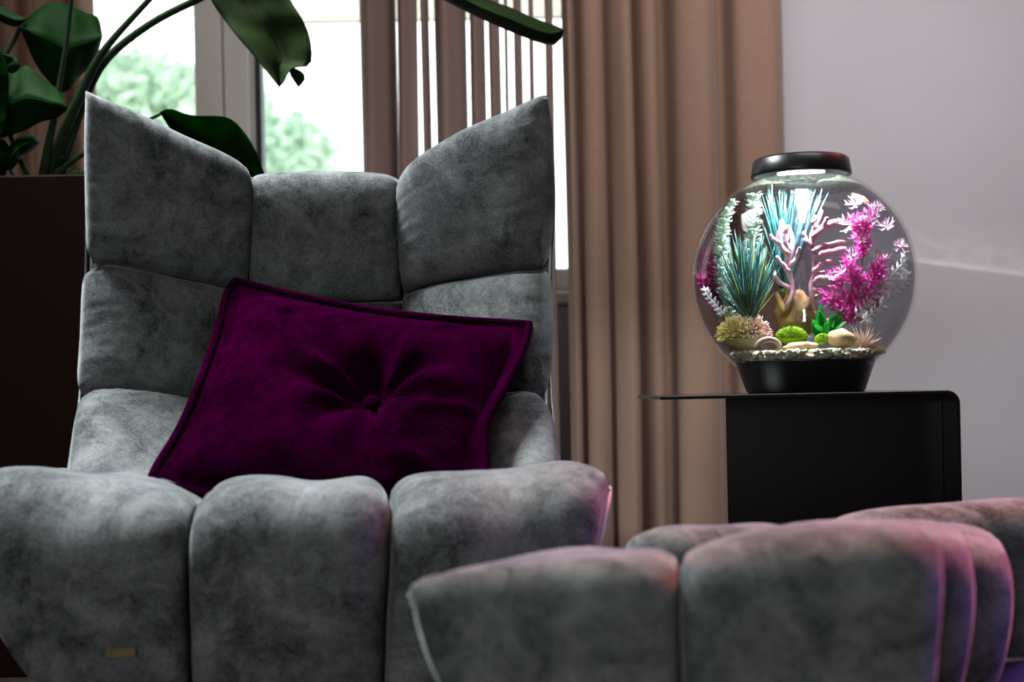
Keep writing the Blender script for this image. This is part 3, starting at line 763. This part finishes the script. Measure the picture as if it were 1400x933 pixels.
# curled fossil-like stone
m = MB(); c = T(1053, 476, -.09)
pts = []; rad = []
for i in range(26):
    a = PI * 1.02 - i / 25 * PI * 1.75; r = .021 * (1 - .55 * i / 25)
    pts.append(c + Vector((r * math.cos(a) * 1.1, 0.004 * i / 25, r * math.sin(a) * .85))); rad.append(.0058 * (1 - .35 * i / 25))
m.tube(pts, rad, 10)
tag(m.build('stone', M_ST2), 'curled grey-tan stone beside the yellow anemone in the tank', 'stone', 'stones in the fish tank')
# driftwood
drift = empty('driftwood', T(1085, 470, .03)); tag(drift, 'ochre driftwood stump behind the green leaves in the tank', 'driftwood')
vs = []
for v in IC3V:
    k = 1 + .35 * noise.noise(v * 2.1 + Vector((4, 1, 0))) + .15 * noise.noise(v * 6)
    vs.append(T(1088, 437, .035) + Vector((v.x * .034, v.y * .025, v.z * .050)) * k)
mesh('stump', vs, IC3F, M_OCH, drift)
for pts in ([(1072, 430), (1064, 410), (1062, 398)], [(1100, 425), (1108, 410), (1118, 404)], [(1120, 450), (1135, 440), (1150, 438)]):
    MB().tube(resample([T(a, b, .02) for a, b in pts], 8), [.010, .0095, .009, .008, .007, .006, .004, .002], 8).build('branch', M_OCH, drift)

# blades shared by the grassy plants
def unit_blade(name, mat, wid, bend, seg=6):
    vs = []; fs = []
    for i in range(seg + 1):
        t = i / seg; w_ = wid * (1 - t ** 2.2) * (.6 + .8 * t if t < .5 else 1.0) + .0005
        x = bend * t * t
        vs += [(x, -w_, t), (x - w_ * .35, 0, t), (x, w_, t), (x + w_ * .18, 0, t)]
    for i in range(seg):
        for k in range(4):
            a = i * 4 + k; b = i * 4 + (k + 1) % 4; fs.append((a, b, b + 4, a + 4))
    fs += [(3, 2, 1, 0), tuple(seg * 4 + k for k in range(4))]
    me = bpy.data.meshes.new(name); me.from_pydata(vs, [], fs); me.materials.append(mat)
    me.polygons.foreach_set('use_smooth', [True] * len(me.polygons))
    return me
def put(me, name, base, vec, parent, twist=0.0, wscale=1.0):
    o = bpy.data.objects.new(name, me)
    L = vec.length
    q = vec.to_track_quat('Z', 'Y') @ Quaternion((0, 0, 1), twist)
    o.location = base; o.rotation_mode = 'QUATERNION'; o.rotation_quaternion = q; o.scale = (L * wscale, L * wscale, L)
    return link(o, parent)
M_TEAL = leafmat('teal_plastic', (0.03, 0.13, 0.13), (0.10, 0.32, 0.30), .2, .3, 30)
M_TEALP = leafmat('pale_teal_plastic', (0.20, 0.48, 0.42), (0.50, 0.80, 0.70), .25, .3, 30)
M_OLIV = leafmat('olive_plastic', (0.13, 0.17, 0.03), (0.24, 0.28, 0.06), .2, .4, 30)
B1, B2, B3, B4 = unit_blade('blade', M_TEAL, .022, .10), unit_blade('blade', M_TEALP, .020, -.06), unit_blade('blade', M_OLIV, .022, .06), unit_blade('blade', M_TEAL, .024, -.12)
def grass(label, bpx, tips, n, seed, jit, dy, kinds):
    rnd = random.Random(seed)
    b = T(*bpx, dy); g_ = empty('aquarium_grass', b); tag(g_, label, 'aquarium plant', 'spiky teal aquarium plants')
    MB().lathe([(0, -.004), (.012, -.004), (.009, .006), (0, .008)], b, 12).build('root_plug', M_OLIV, g_)
    for i in range(n):
        t = rnd.random(); (x0, y0), (x1, y1) = tips[0], tips[1]
        k = i % len(tips); tx_, ty_ = tips[k]
        e = T(tx_ + rnd.gauss(0, jit), ty_ + rnd.gauss(0, jit * .8), dy + rnd.gauss(0, .025))
        e = inside(e); s_ = b + Vector((rnd.gauss(0, .004), rnd.gauss(0, .004), 0))
        put(rnd.choice(kinds), 'blade', s_, e - s_, g_, rnd.uniform(-.6, .6), rnd.uniform(.8, 1.2))
grass('dense teal spiky plant with pale tips at the left front of the tank', (1024, 445),
      [(990, 345), (998, 325), (1012, 318), (1022, 325), (1036, 322), (1048, 340), (1052, 365), (985, 385), (1005, 350), (1040, 350), (1000, 375), (1050, 390), (1018, 345), (1030, 355)], 150, 21, 7, -.03, [B1, B1, B4, B4, B2, B2, B3])
grass('tall teal spiky plant reaching the water surface behind the bubble tube', (1072, 400),
      [(1048, 262), (1055, 262), (1062, 262), (1070, 262), (1078, 262), (1086, 262), (1046, 285), (1044, 310), (1108, 262), (1116, 268), (1124, 262), (1096, 262)], 64, 22, 4, .055, [B1, B4, B1, B4])

# whorled mint plants
M_MINT = leafmat('mint_plastic', (0.45, 0.62, 0.50), (0.78, 0.88, 0.74), .35, .35, 60)
def whorl(label, path, dy, wl, seed, mat, step=.0062):
    rnd = random.Random(seed); pts = resample([T(a, b, dy) for a, b in path], 60)
    root = empty('whorled_plant', pts[0]); tag(root, label, 'aquarium plant', 'mint whorled aquarium plants')
    MB().tube(pts[::4] + pts[-1:], .0018, 6).build('stem', mat, root)
    L = sum((pts[i + 1] - pts[i]).length for i in range(59)); n = int(L / step); m = MB()
    for k in range(n):
        t = k / n; p = pts[int(t * 59)]; tg = (pts[min(59, int(t * 59) + 1)] - pts[max(0, int(t * 59) - 1)]).normalized()
        u = tg.orthogonal().normalized(); w_ = tg.cross(u); ln = wl * (1 - .25 * t)
        for q in range(9):
            a = q * 2 * PI / 9 + k * .4 + rnd.uniform(-.2, .2)
            d = (u * math.cos(a) + w_ * math.sin(a)); sd = tg.cross(d)
            e = inside(p + d * ln * rnd.uniform(.8, 1.15) + tg * ln * rnd.uniform(.2, .8)); mid = p.lerp(e, .55) + tg * .001; hw_ = ln * .26
            m.add([p, mid + sd * hw_, e, mid - sd * hw_, mid + tg * .0012], [(0, 1, 4), (1, 2, 4), (2, 3, 4), (3, 0, 4)])
    tag(m.build('foliage', mat, root, False), kind='stuff')
whorl('pale mint whorled plant at the far left of the tank, curving outward', [(1000, 450), (990, 400), (986, 350), (990, 300), (1000, 272)], .02, .021, 31, M_MINT, .0052)
whorl('pale mint whorled plant standing left of the tall teal spikes', [(1022, 440), (1026, 390), (1028, 330), (1030, 290), (1030, 264)], .045, .022, 32, M_MINT, .0052)

# pink corals
M_COR = plain('pink_coral', (0.72, 0.40, 0.47), 0.7, var=.3, scale=50, bump=.4, bscale=400)
def coral(label, branches, dy):
    b0 = branches[0][0][0]
    root = empty('coral', T(b0[0], b0[1], dy)); tag(root, label, 'coral', 'pink branching corals')
    rnd = random.Random(int(b0[0]))
    for pts, r in branches:
        off = rnd.uniform(-.018, .018)
        P = resample([T(a, b, dy + off * i / max(1, len(pts) - 1)) for i, (a, b) in enumerate(pts)], 9)
        P.append(P[-1] + (P[-1] - P[-2]).normalized() * r * .5)
        P = [p + rv(rnd) * .0018 for p in P]; r *= 1.08
        MB().tube(P, [r * .9, r, r, r * .95, r, r * .95, r * .95, r * .9, r * .75, r * .3], 8).build('branch', M_COR, root)
coral('pink branching coral left of the bubble tube', [([(1074, 425), (1084, 395), (1076, 365), (1083, 335), (1079, 312)], .0048), ([(1079, 350), (1068, 335), (1066, 318), (1070, 303)], .0055), ([(1068, 332), (1058, 328), (1054, 322)], .004),
      ([(1078, 345), (1074, 325), (1076, 310)], .0045), ([(1080, 372), (1068, 360), (1063, 352)], .004), ([(1080, 395), (1064, 385), (1058, 372)], .004), ([(1081, 365), (1090, 350), (1092, 340)], .004)], .015)
coral('pink branching coral right of the bubble tube', [([(1116, 425), (1108, 395), (1116, 365), (1108, 335), (1116, 308), (1122, 289)], .0048), ([(1112, 325), (1122, 315), (1136, 305), (1150, 303)], .0055), ([(1124, 314), (1128, 305), (1130, 298)], .004),
      ([(1112, 345), (1124, 338), (1140, 334), (1153, 331)], .0058), ([(1112, 352), (1126, 346), (1142, 344), (1157, 341)], .0052), ([(1112, 372), (1124, 360), (1140, 356)], .005), ([(1112, 385), (1124, 380), (1138, 380)], .005),
      ([(1111, 398), (1126, 394), (1140, 393)], .005), ([(1112, 370), (1120, 376), (1128, 372)], .004), ([(1110, 335), (1102, 330), (1100, 318)], .004), ([(1120, 312), (1112, 305), (1114, 297)], .004)], -.01)

# magenta plants
M_MAG = leafmat('magenta_plastic', (0.66, 0.03, 0.36), (0.90, 0.20, 0.62), .4, .3, 60)
M_MAGD = leafmat('dark_magenta_plastic', (0.36, 0.02, 0.16), (0.55, 0.05, 0.28), .3, .35, 60)
M_PINK = leafmat('pale_pink_plastic', (0.85, 0.50, 0.72), (0.95, 0.72, 0.85), .3, .35, 60)
def ribbon_tuft(m, p, axis, ln, rnd, n=6, fork=True):
    axis = axis.normalized(); u = axis.orthogonal().normalized(); w_ = axis.cross(u)
    for q in range(n):
        a = q * 2 * PI / n + rnd.uniform(-.3, .3)
        d = (axis * rnd.uniform(.3, .9) + (u * math.cos(a) + w_ * math.sin(a))).normalized(); sd = d.cross(axis)
        if sd.length < .1: sd = d.orthogonal()
        sd.normalize(); nn_ = d.cross(sd)
        L_ = ln * rnd.uniform(.7, 1.15); h = L_ * .085
        mid = p + d * L_ * .55 + nn_ * L_ * .08
        e1 = p + d * L_ + sd * L_ * .25 - nn_ * L_ * .08; e2 = p + d * L_ - sd * L_ * .25 - nn_ * L_ * .08
        m.add([p, mid + sd * h * 1.4, mid - sd * h * 1.4, e1, e2, mid + d * L_ * .12, mid + nn_ * h * .6],
              [(0, 1, 6), (0, 6, 2), (1, 3, 6), (3, 5, 6), (5, 4, 6), (4, 2, 6)])
def frond(label, stems, dy, seed, mat, dens, ln, flowers=()):
    rnd = random.Random(seed); b0 = stems[0][0]
    root = empty('frilly_plant', T(b0[0], b0[1], dy)); tag(root, label, 'aquarium plant', 'frilly magenta aquarium plants')
    m = MB()
    for st in stems:
        off = rnd.uniform(-.03, .03)
        P = resample([T(a, b, dy + off * i / max(1, len(st) - 1)) for i, (a, b) in enumerate(st)], 24)
        P = [inside(p, RT - .016) for p in P]
        MB().tube(P[::3] + P[-1:], .0015, 6).build('stem', mat, root)
        for k in range(int(dens)):
            i = rnd.randrange(2, 24); tg = P[i] - P[i - 1]
            ribbon_tuft(m, inside(P[i] + rv(rnd) * .006, RT - .016), tg.normalized() + rv(rnd) * .7, ln, rnd)
    m.v = [inside(v, RT - .008) for v in m.v]
    tag(m.build('foliage', mat, root, False), kind='stuff')
    for (px, py, s, ddy) in flowers:
        f = MB(); p = T(px, py, dy + ddy)
        ribbon_tuft(f, p, Vector((rnd.uniform(-.5, .5), -.8, .5)), s, rnd, 7); ribbon_tuft(f, p, Vector((rnd.uniform(-.5, .5), -.3, .8)), s * .8, rnd, 5)
        f.v = [inside(v, RT - .007) for v in f.v]
        f.build('flower', M_PINK, root, False)
frond('large magenta frilly plant with pale pink tips on the right of the tank', [[(1168, 445), (1172, 400), (1180, 350), (1188, 310), (1190, 285)], [(1160, 440), (1150, 400), (1140, 370)], [(1165, 440), (1165, 390), (1158, 350)],
       [(1175, 440), (1190, 390), (1205, 360)], [(1165, 445), (1145, 415), (1130, 405)], [(1178, 440), (1195, 400), (1200, 375)], [(1182, 350), (1175, 315), (1170, 300)]], -.03, 41, M_MAG, 27, .019,
      [(1170, 280, .021, 0), (1162, 308, .024, -.01), (1195, 290, .022, 0), (1213, 310, .020, .01), (1205, 282, .015, .02), (1232, 338, .022, .01), (1190, 302, .018, -.02), (1180, 328, .016, -.02), (1165, 350, .015, -.03), (1150, 372, .014, -.03), (1200, 352, .016, -.02), (1135, 380, .014, -.02)])
frond('dark magenta frilly plant against the left side of the tank glass', [[(985, 430), (972, 400), (962, 370), (960, 350)], [(988, 430), (978, 395), (972, 365)], [(985, 420), (965, 395), (957, 380)]], .03, 42, M_MAGD, 24, .018)

# white sprigs
M_WHI = leafmat('white_plastic', (0.88, 0.91, 0.88), (0.97, 0.98, 0.96), .5, .4, 60)
def unit_leaflet(name, mat):
    vs = [(0, 0, 0), (.05, -.22, .45), (.16, 0, .5), (.05, .22, .45), (0, 0, 1), (-.05, 0, .5)]
    fs = [(0, 1, 2), (0, 2, 3), (1, 4, 2), (2, 4, 3), (0, 5, 1), (0, 3, 5), (1, 5, 4), (3, 4, 5)]
    me = bpy.data.meshes.new(name); me.from_pydata(vs, [], fs); me.materials.append(mat); return me
LFT = unit_leaflet('leaflet', M_WHI)
def sprig(label, path, dy0, dy1, n, ln, seed):
    rnd = random.Random(seed); P = [T(a, b, dy0 + (dy1 - dy0) * i / (len(path) - 1)) for i, (a, b) in enumerate(path)]
    P = [inside(p, RT - .016) for p in resample(P, 40)]
    root = empty('white_sprig', P[0]); tag(root, label, 'aquarium plant', 'white leafy sprigs')
    MB().tube(P[::4] + P[-1:], .0013, 6).build('stem', M_WHI, root)
    for k in range(n):
        i = 2 + int(k / n * 37); tg = (P[min(39, i + 1)] - P[i - 1]).normalized()
        sd = tg.cross(Vector((0, -1, 0))).normalized()
        for s in (-1, 1):
            d = (tg * .75 + sd * s * .8 + Vector((0, -1, 0)) * rnd.uniform(-.1, .6)).normalized() * ln * rnd.uniform(.85, 1.15)
            d = inside(P[i] + d, RT - .008) - P[i]
            put(LFT, 'leaflet', P[i], d, root, rnd.uniform(-.5, .5), 1.45)
sprig('upper white leafy sprig reaching the right side of the tank glass', [(1168, 436), (1185, 415), (1205, 392), (1225, 370), (1244, 350)], -.05, -.01, 13, .017, 51)
sprig('lower white leafy sprig along the right side of the tank glass', [(1176, 442), (1198, 424), (1218, 405), (1236, 386), (1246, 370)], -.065, -.02, 13, .016, 52)
sprig('small white leafy sprig at the left side of the tank glass', [(992, 432), (978, 416), (968, 405), (960, 392)], -.06, -.02, 7, .013, 53)

# anemones and moss
def tentacle_ball(name, label, cat, px, py, dy, rx, ry, rz, n, ln, r, mat, seed, group, up=-.2, single=False, body=None):
    rnd = random.Random(seed); c = T(px, py, dy)
    root = empty(name, c - Vector((0, 0, rz * .8))); tag(root, label, cat, group)
    vs = []
    for v in IC3V:
        k = .82 + .1 * noise.noise(v * 3 + Vector((seed, 0, 0))); vs.append(c + Vector((v.x * rx, v.y * ry, v.z * rz)) * k)
    mesh('body', vs, IC3F, body or mat, root)
    m = MB()
    for i in range(n):
        z = 1 - (1 - up) * (i + .5) / n; a = i * 2.39996; q = math.sqrt(max(0, 1 - z * z))
        d = Vector((q * math.cos(a), q * math.sin(a), z)); p = c + Vector((d.x * rx, d.y * ry, d.z * rz)) * .78
        d = (d + rv(rnd) * .35).normalized(); L_ = ln * rnd.uniform(.7, 1.2)
        if single: put(single, 'spike', p, d * L_, root, rnd.random() * 6)
        else:
            b_ = d + rv(rnd) * .6
            m.tube([p, p + d * L_ * .5, p + d * L_ * .5 + b_.normalized() * L_ * .5], [r, r * .9, r * .35], 5)
    if not single: tag(m.build('tentacles', mat, root), kind='stuff')
def two_tone(name, ca_, cb_, x0, x1, cc):
    m, nt, b = new_mat(name); ge = N(nt, 'ShaderNodeNewGeometry'); sx = N(nt, 'ShaderNodeSeparateXYZ'); nz = N(nt, 'ShaderNodeTexNoise', Scale=120.0)
    nt.links.new(ge.outputs['Position'], sx.inputs[0]); nt.links.new(ge.outputs['Position'], nz.inputs['Vector'])
    mr = N(nt, 'ShaderNodeMapRange'); mr.inputs['From Min'].default_value = x0; mr.inputs['From Max'].default_value = x1
    nt.links.new(sx.outputs['X'], mr.inputs['Value'])
    ad = N(nt, 'ShaderNodeMath', operation='MULTIPLY_ADD'); ad.inputs[1].default_value = 1.5; nt.links.new(nz.outputs['Fac'], ad.inputs[0])
    sb = N(nt, 'ShaderNodeMath', operation='SUBTRACT'); sb.inputs[1].default_value = .75
    nt.links.new(mr.outputs[0], sb.inputs[0]); nt.links.new(sb.outputs[0], ad.inputs[2])
    rp = N(nt, 'ShaderNodeValToRGB'); rp.color_ramp.elements[0].color = (*ca_, 1); rp.color_ramp.elements[1].color = (*cb_, 1)
    e = rp.color_ramp.elements.new(.5); e.color = (*cc, 1)
    nt.links.new(ad.outputs[0], rp.inputs['Fac']); nt.links.new(rp.outputs['Color'], b.inputs['Base Color']); b.inputs['Roughness'].default_value = .5
    tr = N(nt, 'ShaderNodeBsdfTranslucent'); nt.links.new(rp.outputs['Color'], tr.inputs['Color'])
    mix = N(nt, 'ShaderNodeMixShader'); mix.inputs[0].default_value = .45
    nt.links.new(b.outputs[0], mix.inputs[1]); nt.links.new(tr.outputs[0], mix.inputs[2]); nt.links.new(mix.outputs[0], nt.nodes['Material Output'].inputs['Surface'])
    return m
M_ANE = two_tone('yellow_pink_anemone', (.95, .86, .34), (.95, .56, .58), T(985, 450).x, T(1055, 450).x, (.96, .88, .62))
tentacle_ball('anemone', 'round yellow and pink anemone at the lower left of the tank', 'anemone', 1018, 459, -.03, .048, .036, .034, 460, .014, .0024, M_ANE, 61, 'tank anemones')
M_PCH = leafmat('peach_plastic', (0.92, 0.70, 0.54), (0.98, 0.88, 0.78), .4, .4, 60)
SPK = unit_blade('spike', M_PCH, .055, .03, 4)
tentacle_ball('anemone', 'small spiky peach anemone beside the large honey-coloured stone', 'anemone', 1181, 474, -.06, .010, .010, .008, 110, .030, 0, M_PCH, 62, 'tank anemones', up=.0, single=SPK)
M_MOSS = leafmat('lime_moss', (0.22, 0.46, 0.02), (0.46, 0.70, 0.07), .3, .6, 90)
tentacle_ball('moss_clump', 'lime green moss clump behind the flat honey-coloured stone', 'moss', 1082, 461, -.045, .030, .020, .017, 520, .006, .0013, M_MOSS, 63, 'moss in the fish tank')
tentacle_ball('moss_clump', 'small green moss clump left of the large honey-coloured stone', 'moss', 1125, 466, -.075, .012, .010, .010, 220, .006, .0012, M_MOSS, 64, 'moss in the fish tank')
# broad-leaved green plant
M_GRN = leafmat('emerald_plastic', (0.005, 0.16, 0.02), (0.03, 0.42, 0.05), .35, .25, 40)
gp = empty('leafy_plant', T(1122, 458, -.07)); tag(gp, 'emerald green broad-leaved plant in the middle of the tank', 'aquarium plant')
def unit_broad(name, mat):
    vs = []; fs = []; ns = 7
    for i in range(ns + 1):
        t = i / ns; w_ = .26 * math.sin(PI * min(1, .12 + t * .9)) ** .7 if t < 1 else 0.01
        x = .18 * t * t
        for s in (-1, -.5, 0, .5, 1): vs.append((x + .10 * abs(s), w_ * s, t + (.04 if s in (-.5, .5) and i > 3 else 0)))
    for i in range(ns):
        for k in range(4): a = i * 5 + k; fs.append((a, a + 1, a + 6, a + 5))
    me = bpy.data.meshes.new(name); me.from_pydata(vs, [], fs); me.materials.append(mat); me.polygons.foreach_set('use_smooth', [True] * len(me.polygons)); return me
BRD = unit_broad('leaf', M_GRN)
rnd = random.Random(71)
for (px, py, dy) in [(1132, 420, -.09), (1145, 422, -.08), (1118, 425, -.08), (1108, 436, -.09), (1150, 435, -.1), (1128, 432, -.11), (1112, 448, -.11), (1140, 446, -.11), (1124, 444, -.12)]:
    b = T(1124, 462, -.03); put(BRD, 'leaf', b, T(px, py, dy + .05) - b, gp, rnd.uniform(0, 6), 1.0)
MB().tube([T(1124, 470, -.03), T(1124, 455, -.03)], .003, 8).build('stem', M_GRN, gp)

# ------------------------------------------------------------------ potted plant
plant = empty('potted_plant', (at(30, 300, 3.0).x, 3.0, 0))
tag(plant, 'tall dark green broad-leaved plant in a dark brown planter at far left', 'potted plant')
px0, px1 = at(-120, 240, 2.78).x, at(122, 240, 2.78).x
zp = at(50, 239, 2.78).z
o = MB()
o.add([(px0 + .05, 2.80, 0), (px1 - .03, 2.80, 0), (px1 - .03, 3.16, 0), (px0 + .05, 3.16, 0), (px0, 2.78, zp), (px1, 2.78, zp), (px1, 3.2, zp), (px0, 3.2, zp),
       (px0 + .02, 2.80, zp), (px1 - .02, 2.80, zp), (px1 - .02, 3.18, zp), (px0 + .02, 3.18, zp), (px0 + .03, 2.81, zp - .06), (px1 - .03, 2.81, zp - .06), (px1 - .03, 3.17, zp - .06), (px0 + .03, 3.17, zp - .06)],
      [(0, 1, 5, 4), (1, 2, 6, 5), (2, 3, 7, 6), (3, 0, 4, 7), (3, 2, 1, 0), (4, 5, 9, 8), (5, 6, 10, 9), (6, 7, 11, 10), (7, 4, 8, 11), (8, 9, 13, 12), (9, 10, 14, 13), (10, 11, 15, 14), (11, 8, 12, 15), (12, 13, 14, 15)])
bevel(o.build('planter', M_POT, plant, False), .004)
MB().box(px0 + .03, px1 - .03, 2.81, 3.17, zp - .05, zp - .03).build('soil', M_SOIL, plant, False)

def leaf(left, right, Y0, Y1, fold, mat, curl=0.0, nl=22, nw=10, ribr=.0022, seed=0):
    Lp, Rp = resample([Vector((a, b, 0)) for a, b in left], nl), resample([Vector((a, b, 0)) for a, b in right], nl)
    vs = []; fs = []; rib = []
    for i in range(nl):
        t = i / (nl - 1); Y = Y0 + (Y1 - Y0) * t
        for k in range(nw + 1):
            s = k / nw; q = Lp[i].lerp(Rp[i], s)
            d = fold * abs(2 * s - 1) - fold * .5 + curl * math.sin(t * PI) + .012 * noise.noise(Vector((s * 3, t * 6, seed)))
            p = at(q.x, q.y, Y + d); vs.append(p)
            if k == nw // 2: rib.append(p + Vector((0, -.001, 0)))
    for i in range(nl - 1):
        for k in range(nw):
            a = i * (nw + 1) + k; fs.append((a, a + 1, a + nw + 2, a + nw + 1))
    o = mesh('leaf', vs, fs, mat, plant)
    sm = o.modifiers.new('thickness', 'SOLIDIFY'); sm.thickness = .0016; sm.offset = 0
    MB().tube(rib, [ribr * (1 - .8 * i / (nl - 1)) for i in range(nl)], 6).build('midrib', mat, o)
    return o
# hanging leaf in front of the window
leaf([(270, -60), (286, -5), (318, 42), (352, 82), (382, 119)], [(372, -60), (394, -5), (414, 28), (424, 55), (424, 88), (399, 93), (388, 112), (382, 119)], 2.9, 2.86, -.05, M_LEAF3, seed=1)
leaf([(394, 90), (398, 104), (408, 119)], [(394, 90), (412, 98), (417, 108), (408, 119)], 2.88, 2.87, .01, M_LEAF, nl=8, nw=4, ribr=.001, seed=2)
# big leaf upper left
leaf([(28, 38), (45, 18), (67, 5), (95, 7), (118, 18), (134, 24), (140, 50)], [(28, 38), (46, 82), (64, 108), (88, 127), (108, 105), (129, 85), (140, 50)], 2.98, 3.06, .06, M_LEAF2, seed=3)
# leaves at the left edge
leaf([(-60, 70), (-20, 62), (5, 80), (20, 99), (37, 90), (70, 116), (86, 127), (92, 148)], [(-60, 190), (-20, 192), (8, 187), (35, 178), (55, 167), (80, 160), (92, 148)], 2.84, 2.86, .05, M_LEAF2, seed=4)
leaf([(-6, 60), (4, 72), (12, 110), (8, 160), (-6, 200)], [(-6, 60), (-40, 80), (-60, 120), (-50, 170), (-6, 200)], 2.80, 2.80, .04, M_LEAF2, seed=5)
leaf([(-40, -10), (0, 8), (20, 19), (36, 26)], [(-40, 20), (-10, 24), (8, 33), (24, 36), (36, 26)], 2.96, 2.98, .03, M_LEAF, nl=12, seed=6)
leaf([(4, 74), (16, 76), (26, 84), (25, 96), (16, 100)], [(4, 74), (4, 86), (8, 96), (16, 100)], 2.83, 2.83, .01, M_LEAF, nl=10, nw=4, ribr=.001, seed=7)
leaf([(2, 228), (12, 202), (28, 187), (48, 186), (54, 196)], [(2, 228), (16, 232), (30, 214), (44, 206), (54, 196)], 2.88, 2.9, .05, M_LEAF2, curl=-.04, nl=14, seed=8)
leaf([(-20, 214), (-5, 190), (10, 196), (14, 214)], [(-20, 250), (0, 250), (10, 232), (14, 214)], 2.86, 2.86, .03, M_LEAF, nl=10, seed=9)
# leaf peeping over the wing of the chair
leaf([(219, 154), (232, 149), (262, 158), (308, 160), (330, 176), (348, 204), (362, 240)], [(219, 154), (240, 186), (270, 215), (305, 245), (330, 262), (352, 262), (362, 240)], 2.86, 2.9, -.05, M_LEAF2, seed=10)
# long leaf hanging in from above
leaf([(560, -50), (620, -22), (668, 0), (697, 10), (727, 24), (756, 34), (771, 41)], [(540, -40), (580, -16), (607, 0), (666, 29), (734, 57), (761, 60), (771, 41)], 2.95, 2.85, .05, M_LEAF3, seed=11)
# small leaves near the soil
leaf([(90, 238), (104, 232), (118, 236)], [(90, 238), (104, 243), (118, 236)], 2.86, 2.86, .01, M_LEAF2, nl=8, nw=4, ribr=.001, seed=12)
leaf([(72, 236), (76, 222), (86, 212)], [(72, 236), (86, 228), (86, 212)], 2.9, 2.9, .01, M_LEAF2, nl=8, nw=4, ribr=.001, seed=13)
def stalk(pts, w, Ys):
    n = len(pts); P = [at(a, b, Ys[0] + (Ys[1] - Ys[0]) * i / (n - 1)) for i, (a, b) in enumerate(pts)]
    Rr = [at(700 + ww / 2, 400, 2.95).x - at(700, 400, 2.95).x for ww in w]
    Q = resample(P, 24); R2 = []
    for i in range(24):
        t = i / 23 * (n - 1); k = min(n - 2, int(t)); R2.append(Rr[k] + (Rr[k + 1] - Rr[k]) * (t - k))
    MB().tube(Q, R2, 10).build('stalk', M_STEM, plant)
stalk([(62, 262), (82, 195), (108, 135), (140, 72), (208, -5), (240, -40)], [22, 16, 14, 10, 8, 8], (2.92, 2.88))
stalk([(74, 262), (95, 190), (122, 118), (152, 74), (210, 30), (275, -3), (330, -30)], [20, 18, 15, 11, 10, 10, 9], (2.94, 2.90))
stalk([(55, 262), (66, 200), (76, 150), (82, 112), (92, 50), (98, -5), (102, -40)], [14, 12, 9, 7, 6, 6, 6], (2.90, 2.86))
stalk([(60, 250), (90, 228), (120, 206), (170, 180), (222, 155)], [9, 8, 7, 6, 4], (2.9, 2.88))
stalk([(48, 262), (20, 200), (2, 150), (-20, 110)], [9, 8, 6, 5], (2.92, 2.84))
stalk([(28, 38), (18, 58), (6, 80), (-20, 150), (30, 262)], [6, 6, 6, 7, 8], (2.98, 2.95))
stalk([(330, -30), (420, -110), (520, -90), (560, -46)], [9, 7, 6, 5], (2.90, 2.95))
stalk([(240, -40), (290, -80), (325, -62)], [8, 7, 6], (2.88, 2.9))
